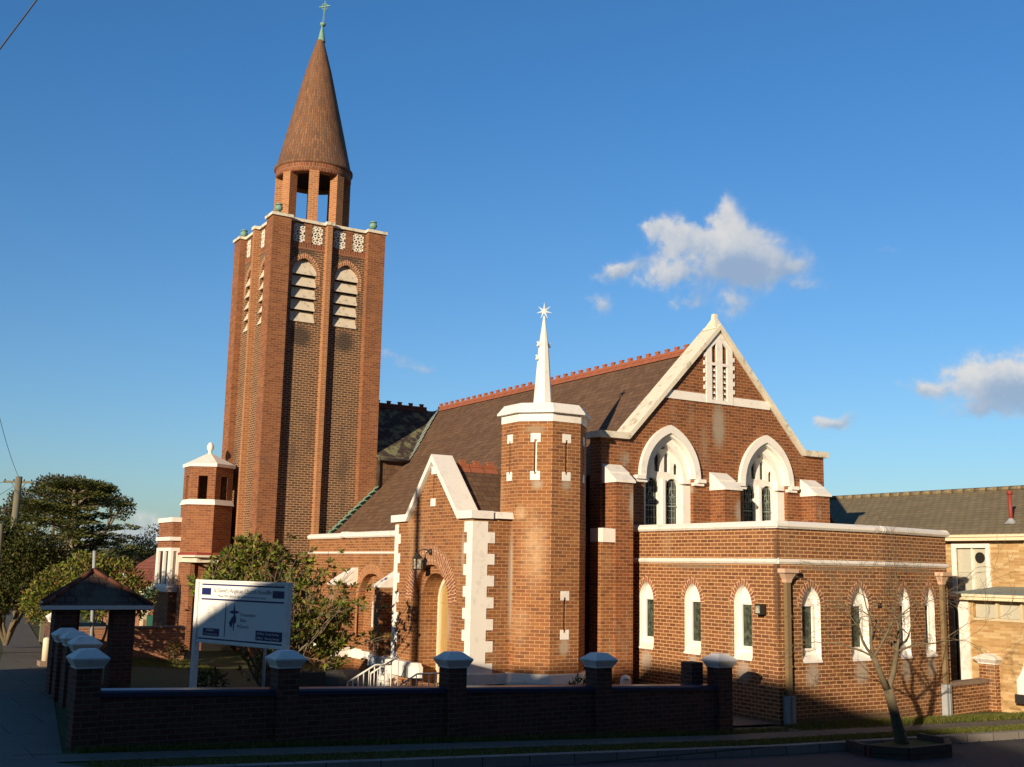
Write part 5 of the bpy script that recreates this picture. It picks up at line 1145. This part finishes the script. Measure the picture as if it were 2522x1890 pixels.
for nme, bx_ in (('seat', (8.0, 9.4, -1.5, -1.1, .52, .58)), ('backrest', (8.0, 9.4, -1.08, -1.03, .7, 1.0)), ('leg', (8.05, 8.15, -1.5, -1.05, .1, .52)), ('leg', (9.25, 9.35, -1.5, -1.05, .1, .52))):
    mb = M(); mb.box(*bx_); mb.build(nme, 'sleeper_wood', t)

# ------------------------------------------------------------------ poles and wires
def powerpole(lab, base, top, rad, arm=None):
    t = thing('power_pole', base, lab, 'pole', None); mb = M(); mb.tube([base, top], [rad*1.15, rad], 12); mb.build('pole', 'wood_pole', t)
    if arm:
        mb = M(); mb.bar(arm[0], arm[1], .11); mb.bar(arm[2], arm[3], .04); mb.bar(arm[4], arm[3], .04); c = mb.build('crossarm', 'wood_pole', t)
        mb = M()
        for s_ in (.05, .35, .7, .95): p = Vector(arm[0])+(Vector(arm[1])-Vector(arm[0]))*s_; mb.lathe(p+Vector((0, 0, .05)), [(.0, 0), (.035, 0), (.04, .06), (.02, .1), (0, .11)], 8)
        mb.build('insulator', 'black_iron', c)
    return t
powerpole('tall wooden power pole with a crossarm above the street trees', (8.7, 41.4, .3), (8.75, 41.2, 7.56), .17, ((8.05, 41.6, 7.27), (9.42, 40.9, 7.27), (8.4, 41.4, 7.25), (8.75, 41.2, 6.7), (9.1, 41.0, 7.25)))
powerpole('second wooden power pole cut off by the left picture edge', (4.70, 13.60, .4), (4.63, 13.48, 4.28), .075)
def wire(lab, a, b, sag, rad=.012):
    a, b = Vector(a), Vector(b); mb = M(); P = [a+(b-a)*(i/30)-Vector((0, 0, sag*4*(i/30)*(1-i/30))) for i in range(31)]; mb.tube(P, rad, 5)
    tag(mb.build('overhead_wire', 'black_iron'), lab, 'wire', None)
wire('dark overhead wire crossing the top left corner of the sky', (-.01, -10.27, 6.58), (4.47, -14.6, 14.9), 0.0, .009)
wire('thin overhead wire hanging down to the crossarm pole', (8.74, 41.2, 7.5), (2.2, 10.0, 13.6), .9, .012)
wire('thin wire leaving the crossarm towards the left, upper of two', (8.1, 41.6, 7.28), (0, 20, 4.6), .3, .012)
wire('thin wire leaving the crossarm towards the left, lower of two', (8.5, 41.4, 7.0), (0, 22, 2.4), .3, .012)
t = thing('street_lamp', (-7.1, -9.9, .2), 'wooden street light pole with a curved bracket across the side street', 'street lamp')
pd = Vector((.852, .523, 0)); pb = Vector((13.44, 2.86, 0))-pd*24; mb = M(); mb.tube([(pb.x, pb.y, 0), (pb.x, pb.y, 5.28+24*.2419)], [.15, .11], 12); mb.build('pole', 'wood_pole', t)
mb = M(); hb = 4.55+24*.2419; mb.tube([(pb.x, pb.y, hb), (pb.x-.15, pb.y+.22, hb+.12), (pb.x-.35, pb.y+.55, hb+.42)], .05, 8); mb.obox((pb.x-.42, pb.y+.66, hb+.45), (.1, -.14, 0), (.05, .05, 0), (0, 0, .05)); mb.build('bracket', 'galvanised', t)

# ------------------------------------------------------------------ tan brick hall on the right, with its lean-to
hall = thing('brick_hall', (32, 0, 0), 'tan brick hall with long grey tiled roof behind the annex', 'building')
HX = 29.0
g = M(); hf = FX(HX)
panel(g, hf, [(-12, -.6), (14, -.6), (14, 4.42), (-12, 4.42)], [rect(1.95, 3.06, 1.0, 4.14)], 0, .15)
hw_ = g.build('wall', 'brick_tan', hall)
g = M(); roofquad(g, [(HX-.35, 12, 4.50), (HX-.35, -14, 4.50), (HX+3.6, -14, 6.07), (HX+3.6, 12, 6.07)]); roofquad(g, [(HX+7.6, 12, 4.5), (HX+7.6, -14, 4.5), (HX+3.6, -14, 6.07), (HX+3.6, 12, 6.07)]); rf = g.build('roof', 'roof_tile_grey', hall)
g = M(); n = 60
for i in range(n): y0 = 12-26*i/n; g.tube([(HX+3.6, y0, 6.08), (HX+3.6, y0-26/n*.97, 6.10)], [.10, .085], 8)
g.build('ridge_tiles', 'roof_tile_grey', rf)
g = M(); fbox(g, FX(HX-.32), -12, 14, 4.40, 4.47, -.05, .05); fbox(g, FX(HX-.32), -12, 14, 4.30, 4.40, -.04, 0); g.build('fascia', 'cream_paint', hall)
g = M(); slab(g, hf, rect(1.86, 3.15, 1.0, 4.22), [rect(2.0, 3.02, 1.0, 4.10)], -.02, .04); fbox(g, hf, 2.49, 2.53, 1.0, 4.1, -.10, -.02)
wfz = g.build('window_frame', 'white_paint', hall)
g = M(); fbox(g, hf, 1.98, 3.04, 1.0, 4.12, -.14, -.09)
for z in (2.55, 3.40): fbox(g, hf, 1.98, 3.04, z-.02, z+.02, -.09, -.07)
for k in range(8): u = 2.02+k*.13; fbox(g, hf, u-.008, u+.008, 1.0, 2.5, -.09, -.08)
g.build('window_board', 'curtain', hall)
g = M(); c = hf.p(2.77, 3.82, -.06); P = [c+Vector((0, .155*cos(a*pi/12), .155*sin(a*pi/12))) for a in range(24)]; g.face(P); g.face([p+Vector((-.03, 0, 0)) for p in P])
for i in range(24): j = (i+1) % 24; g.face([P[i], P[j], P[j]+Vector((-.03, 0, 0)), P[i]+Vector((-.03, 0, 0))])
g.build('fan_vent', 'interior_dark', hall)
fl = M(); fl.tube([(HX+.55, -3.5, 4.8), (HX+.55, -3.5, 5.66)], .055, 12); fl.tube([(HX+.55, -3.5, 5.66), (HX+.55, -3.5, 5.76)], .085, 12); vp = fl.build('vent_pipe', 'red_paint', hall)
fl = M(); fl.lathe((HX+.55, -3.5, 4.86), [(.22, -.06), (.12, .02), (.06, .1)], 9, False); fl.build('pipe_flashing', 'galvanised', vp)
g = M(); fbox(g, hf, 4.3, 4.75, 3.6, 4.42, 0, .1); g.build('wall_pier', 'brick_tan', hall)
LXX = 27.0; lf = FX(LXX)
le = thing('brick_lean_to', (28, -5, 0), 'low tan brick lean-to with flat roof and strip window before the hall', 'building')
g = M(); panel(g, lf, [(3.55, -.6), (14, -.6), (14, 2.66), (3.55, 2.66)], [rect(3.97, 7.5, 2.17, 2.60)], 0, .2); g.face([(LXX, -3.55, -.6), (HX, -3.55, -.6), (HX, -3.55, 2.66), (LXX, -3.55, 2.66)]); g.build('wall', 'brick_tan', le)
g = M(); roofquad(g, [(LXX-.3, -3.35, 2.80), (LXX-.3, -14, 2.80), (HX, -14, 3.0), (HX, -3.35, 3.0)], .05); g.build('roof', 'lead_grey', le)
g = M(); fbox(g, FX(LXX-.28), 3.4, 14, 2.64, 2.73, -.3, .0); fbox(g, FX(LXX-.30), 3.35, 14, 2.73, 2.80, -.02, .03); g.build('fascia', 'cream_paint', le)
g = M(); fbox(g, lf, 3.50, 3.84, -.6, 2.64, -.01, .06); g.build('corner_board', 'white_paint', le)
g = M(); fbox(g, lf, 3.97, 7.5, 2.17, 2.60, -.19, -.12); g.build('window_glass', 'curtain', le)
g = M()
for u in (4.69, 5.42, 6.1): fbox(g, lf, u-.035, u+.035, 2.17, 2.60, -.12, .0)
fbox(g, lf, 3.97, 7.5, 2.10, 2.17, -.15, .03); g.build('window_frame', 'render_cream', le)
g = M(); g.tube([(LXX-.25, -3.42, 2.72), (LXX-.12, -3.46, 2.5), (LXX-.08, -3.5, 2.3), (LXX-.08, -3.5, -.3)], .05, 8); g.build('downpipe', 'black_iron', le)

# ------------------------------------------------------------------ parked van (only its tail shows)
van = thing('parked_van', (29, -6.4, -.2), 'white hatchback van parked at the right edge, only its tail in view', 'van')
VX, VY, VZ = 26.78, -6.2, -.32; vd = Vector((1, .06, 0)).normalized(); vs = Vector((-vd.y, vd.x, 0)); HWV = .85
prof = [(.10, .42), (.03, .62), (.02, .95), (.08, 1.20), (.42, 1.78), (.60, 1.86), (2.6, 1.88), (3.2, 1.45), (4.1, 1.15), (4.3, .8), (4.3, .42)]
vpt = lambda l, z, s_: Vector((VX, VY, VZ+z))+vd*l+vs*s_
g = M()
for s_ in (-1, 1): g.face([vpt(l, z, s_*HWV*(1 if z < 1.2 else .86)) for l, z in prof])
for i in range(len(prof)):
    (a, za), (b, zb) = prof[i], prof[(i+1) % len(prof)]; wa = HWV*(1 if za < 1.2 else .86); wb_ = HWV*(1 if zb < 1.2 else .86)
    g.face([vpt(a, za, -wa), vpt(a, za, wa), vpt(b, zb, wb_), vpt(b, zb, -wb_)])
g.build('body', 'car_white', van)
g = M(); g.face([vpt(.12, 1.24, -.68), vpt(.12, 1.24, .68), vpt(.40, 1.72, .62), vpt(.40, 1.72, -.62)]); g.face([vpt(.9, 1.25, -.79), vpt(2.7, 1.25, -.79), vpt(2.4, 1.72, -.75), vpt(.95, 1.72, -.75)]); g.build('window', 'glass_dark', van)
g = M(); g.obox(vpt(.05, .50, 0), vd*.12, vs*.87, Vector((0, 0, .11))); g.build('bumper', 'black_rubber', van)
for s_ in (-1,):
    g = M(); g.obox(vpt(.06, .98, s_*.74), vd*.04, vs*.08, Vector((0, 0, .2))); g.build('tail_light', 'red_paint', van)
for l in (.95, 3.5):
    for s_ in (-1, 1):
        g = M(); c = vpt(l, .31, s_*.78); g.tube([c-vs*.1, c+vs*.1], .31, 20); wh = g.build('wheel', 'black_rubber', van); g = M(); g.tube([c-vs*.105, c+vs*.105], .17, 14); g.build('rim', 'galvanised', wh)

# ------------------------------------------------------------------ neighbouring cottage beyond the garden
nh = thing('cottage', (13, 27, 0), 'cottage with red roof, white gable trim and green veranda beyond the garden', 'house')
g = M(); g.box(11.6, 17.5, 24, 32, 0, 1.9); g.build('wall', 'brick_far', nh)
g = M(); roofquad(g, [(11.2, 23.7, 1.8), (14.6, 23.7, 4.0), (14.6, 32, 4.0), (11.2, 32, 1.8)]); roofquad(g, [(18.0, 23.7, 1.8), (14.6, 23.7, 4.0), (14.6, 32, 4.0), (18.0, 32, 1.8)]); roofquad(g, [(10.9, 27.0, 2.85), (12.9, 26.2, 2.95), (12.6, 24.2, 2.1), (10.7, 25.4, 2.0)]); g.build('roof', 'roof_red', nh)
g = M(); g.bar((11.1, 23.6, 1.75), (14.6, 23.6, 4.0), .08, .2); g.bar((12.0, 25.2, 1.85), (10.95, 25.6, 2.75), .07, .12); g.bar((11.35, 22.6, 1.72), (11.05, 22.7, 2.2), .06, .1)
for k in range(4): g.ball((10.9+.28*k, 21.6, 1.62), .05, 6, 5)
g.build('gable_trim', 'white_paint', nh)
g = M(); g.prism([(11.0, 21.2), (11.9, 21.0), (11.9, 22.2), (11.0, 22.2)], 1.80, 2.25, [(11.45, 21.9), (11.55, 21.9), (11.55, 22.1), (11.45, 22.1)]); g.build('veranda_roof', 'teal_paint', nh)
g = M()
for x in (11.2, 11.42, 11.62): g.box(x-.035, x+.035, 21.4, 21.47, 1.2, 1.75)
g.box(10.95, 11.05, 21.6, 21.7, .5, 1.65); g.build('veranda_post', 'cream_paint', nh)
g = M(); g.box(11.15, 11.75, 21.45, 21.5, .4, 1.15); g.build('veranda_screen', 'teal_paint', nh)
g = M(); g.box(11.0, 11.35, 22.0, 22.1, .95, 1.55); g.build('window', 'render_cream', nh)

# ------------------------------------------------------------------ houses across the street (behind the camera's left shoulder); their shade falls on the scene
def across(name, lab, D, prof, depth, mat):
    hd = Vector((-.852, -.523, 0)); per = Vector((-.523, .852, 0)); c = hd*D
    t = thing(name, tuple(c+per*((prof[0][0]+prof[-1][0])/2)), lab, 'house')
    mb = M(); F_ = [c+per*a+Vector((0, 0, h)) for a, h in prof]; b0 = c+per*prof[0][0]; b1 = c+per*prof[-1][0]
    n = len(prof)
    for q in (Vector((0, 0, 0)), hd*depth):
        for i in range(n-1): mb.face([Vector((F_[i].x, F_[i].y, -.5))+q, Vector((F_[i+1].x, F_[i+1].y, -.5))+q, F_[i+1]+q, F_[i]+q])
    for p in (0, -1): mb.face([Vector((F_[p].x, F_[p].y, -.5)), F_[p], F_[p]+hd*depth, Vector((F_[p].x, F_[p].y, -.5))+hd*depth])
    mb.build('wall', mat, t)
    mb = M()
    for i in range(n-1): mb.face([F_[i]-hd*.0, F_[i+1], F_[i+1]+hd*depth, F_[i]+hd*depth])
    mb.build('roof', 'roof_red', t)
    L = prof[-1][0]-prof[0][0]; k = 0; mb = M(); gm = M(); fw_ = Fr(c.x, c.y, atan2(-per.y, -per.x))
    u0, u1 = -prof[-1][0], -prof[0][0]
    for z in (1.2, 4.2):
        u = u0+1.0
        while u < u1-1.4: fbox(mb, fw_, u, u+1.1, z, z+1.5, 0, .05); fbox(gm, fw_, u+.08, u+1.02, z+.08, z+1.42, .05, .06); u += 2.6
    wf_ = mb.build('window', 'render_cream', t); gm.build('glass', 'glass_dark', wf_)
    return t
across('terrace_house', 'brick terrace across the side street whose shade covers the garden', 18,
       [(-8.45, 8.25), (-7.3, 8.1), (-6.4, 7.75), (-5.5, 7.35), (-3.5, 7.6), (-1.5, 8.5), (2.0, 8.9), (4.5, 9.3), (4.55, 6.6), (10, 6.4)], 7, 'brick_far')
across('corner_house', 'tall brick corner house behind the viewer shading the street', 30,
       [(-30, 7.5), (-22, 9.3), (-18.4, 10.5), (-15.7, 11.05), (-14.4, 11.27), (-12, 11.65), (-10.2, 11.87), (-8.9, 11.2), (-8.2, 10.9)], 8, 'brick_far')

def row_house(lab, x0, x1, y0, y1, he, hr, mat):  # unseen houses, added to block sky light and darken the street
    t = thing('blocker_house', ((x0+x1)/2, y0, 0), lab, 'house', None); mb = M(); mb.box(x0, x1, y1, y0, -.5, he); ym = (y0+y1)/2
    mb.face([(x0, y0, he), (x0, y1, he), (x0, ym, hr)]); mb.face([(x1, y0, he), (x1, y1, he), (x1, ym, hr)]); mb.build('wall', mat, t)
    mb = M(); roofquad(mb, [(x0-.3, y0+.4, he-.2), (x1+.3, y0+.4, he-.2), (x1+.3, ym, hr+.05), (x0-.3, ym, hr+.05)]); roofquad(mb, [(x0-.3, y1-.4, he-.2), (x1+.3, y1-.4, he-.2), (x1+.3, ym, hr+.05), (x0-.3, ym, hr+.05)]); mb.build('roof', 'roof_red', t)
    mb = M(); gm = M(); fw_ = Fr(0, y0, pi); u = -x1+1
    while u < -x0-1.5:
        for z in (1.2, 4.4, 7.4):
            fbox(mb, fw_, u, u+1.1, z, z+1.5, 0, .06); fbox(gm, fw_, u+.08, u+1.02, z+.08, z+1.42, .06, .07)
        u += 2.8
    w_ = mb.build('window', 'render_cream', t); gm.build('glass', 'glass_dark', w_)
row_house('unseen dark brick house added behind the viewer to block sky, taller than the corner house', 1, 15, -27.5, -36, 10.5, 13.5, 'brick_fence')
row_house('unseen dark brick house added opposite the annex to block sky, red tiled roof', 16, 33, -26.5, -36, 10.5, 14, 'brick_fence')
row_house('unseen dark brick house added opposite the tan hall to block sky, last of its row', 34, 56, -26.5, -36, 10.5, 14, 'brick_fence')
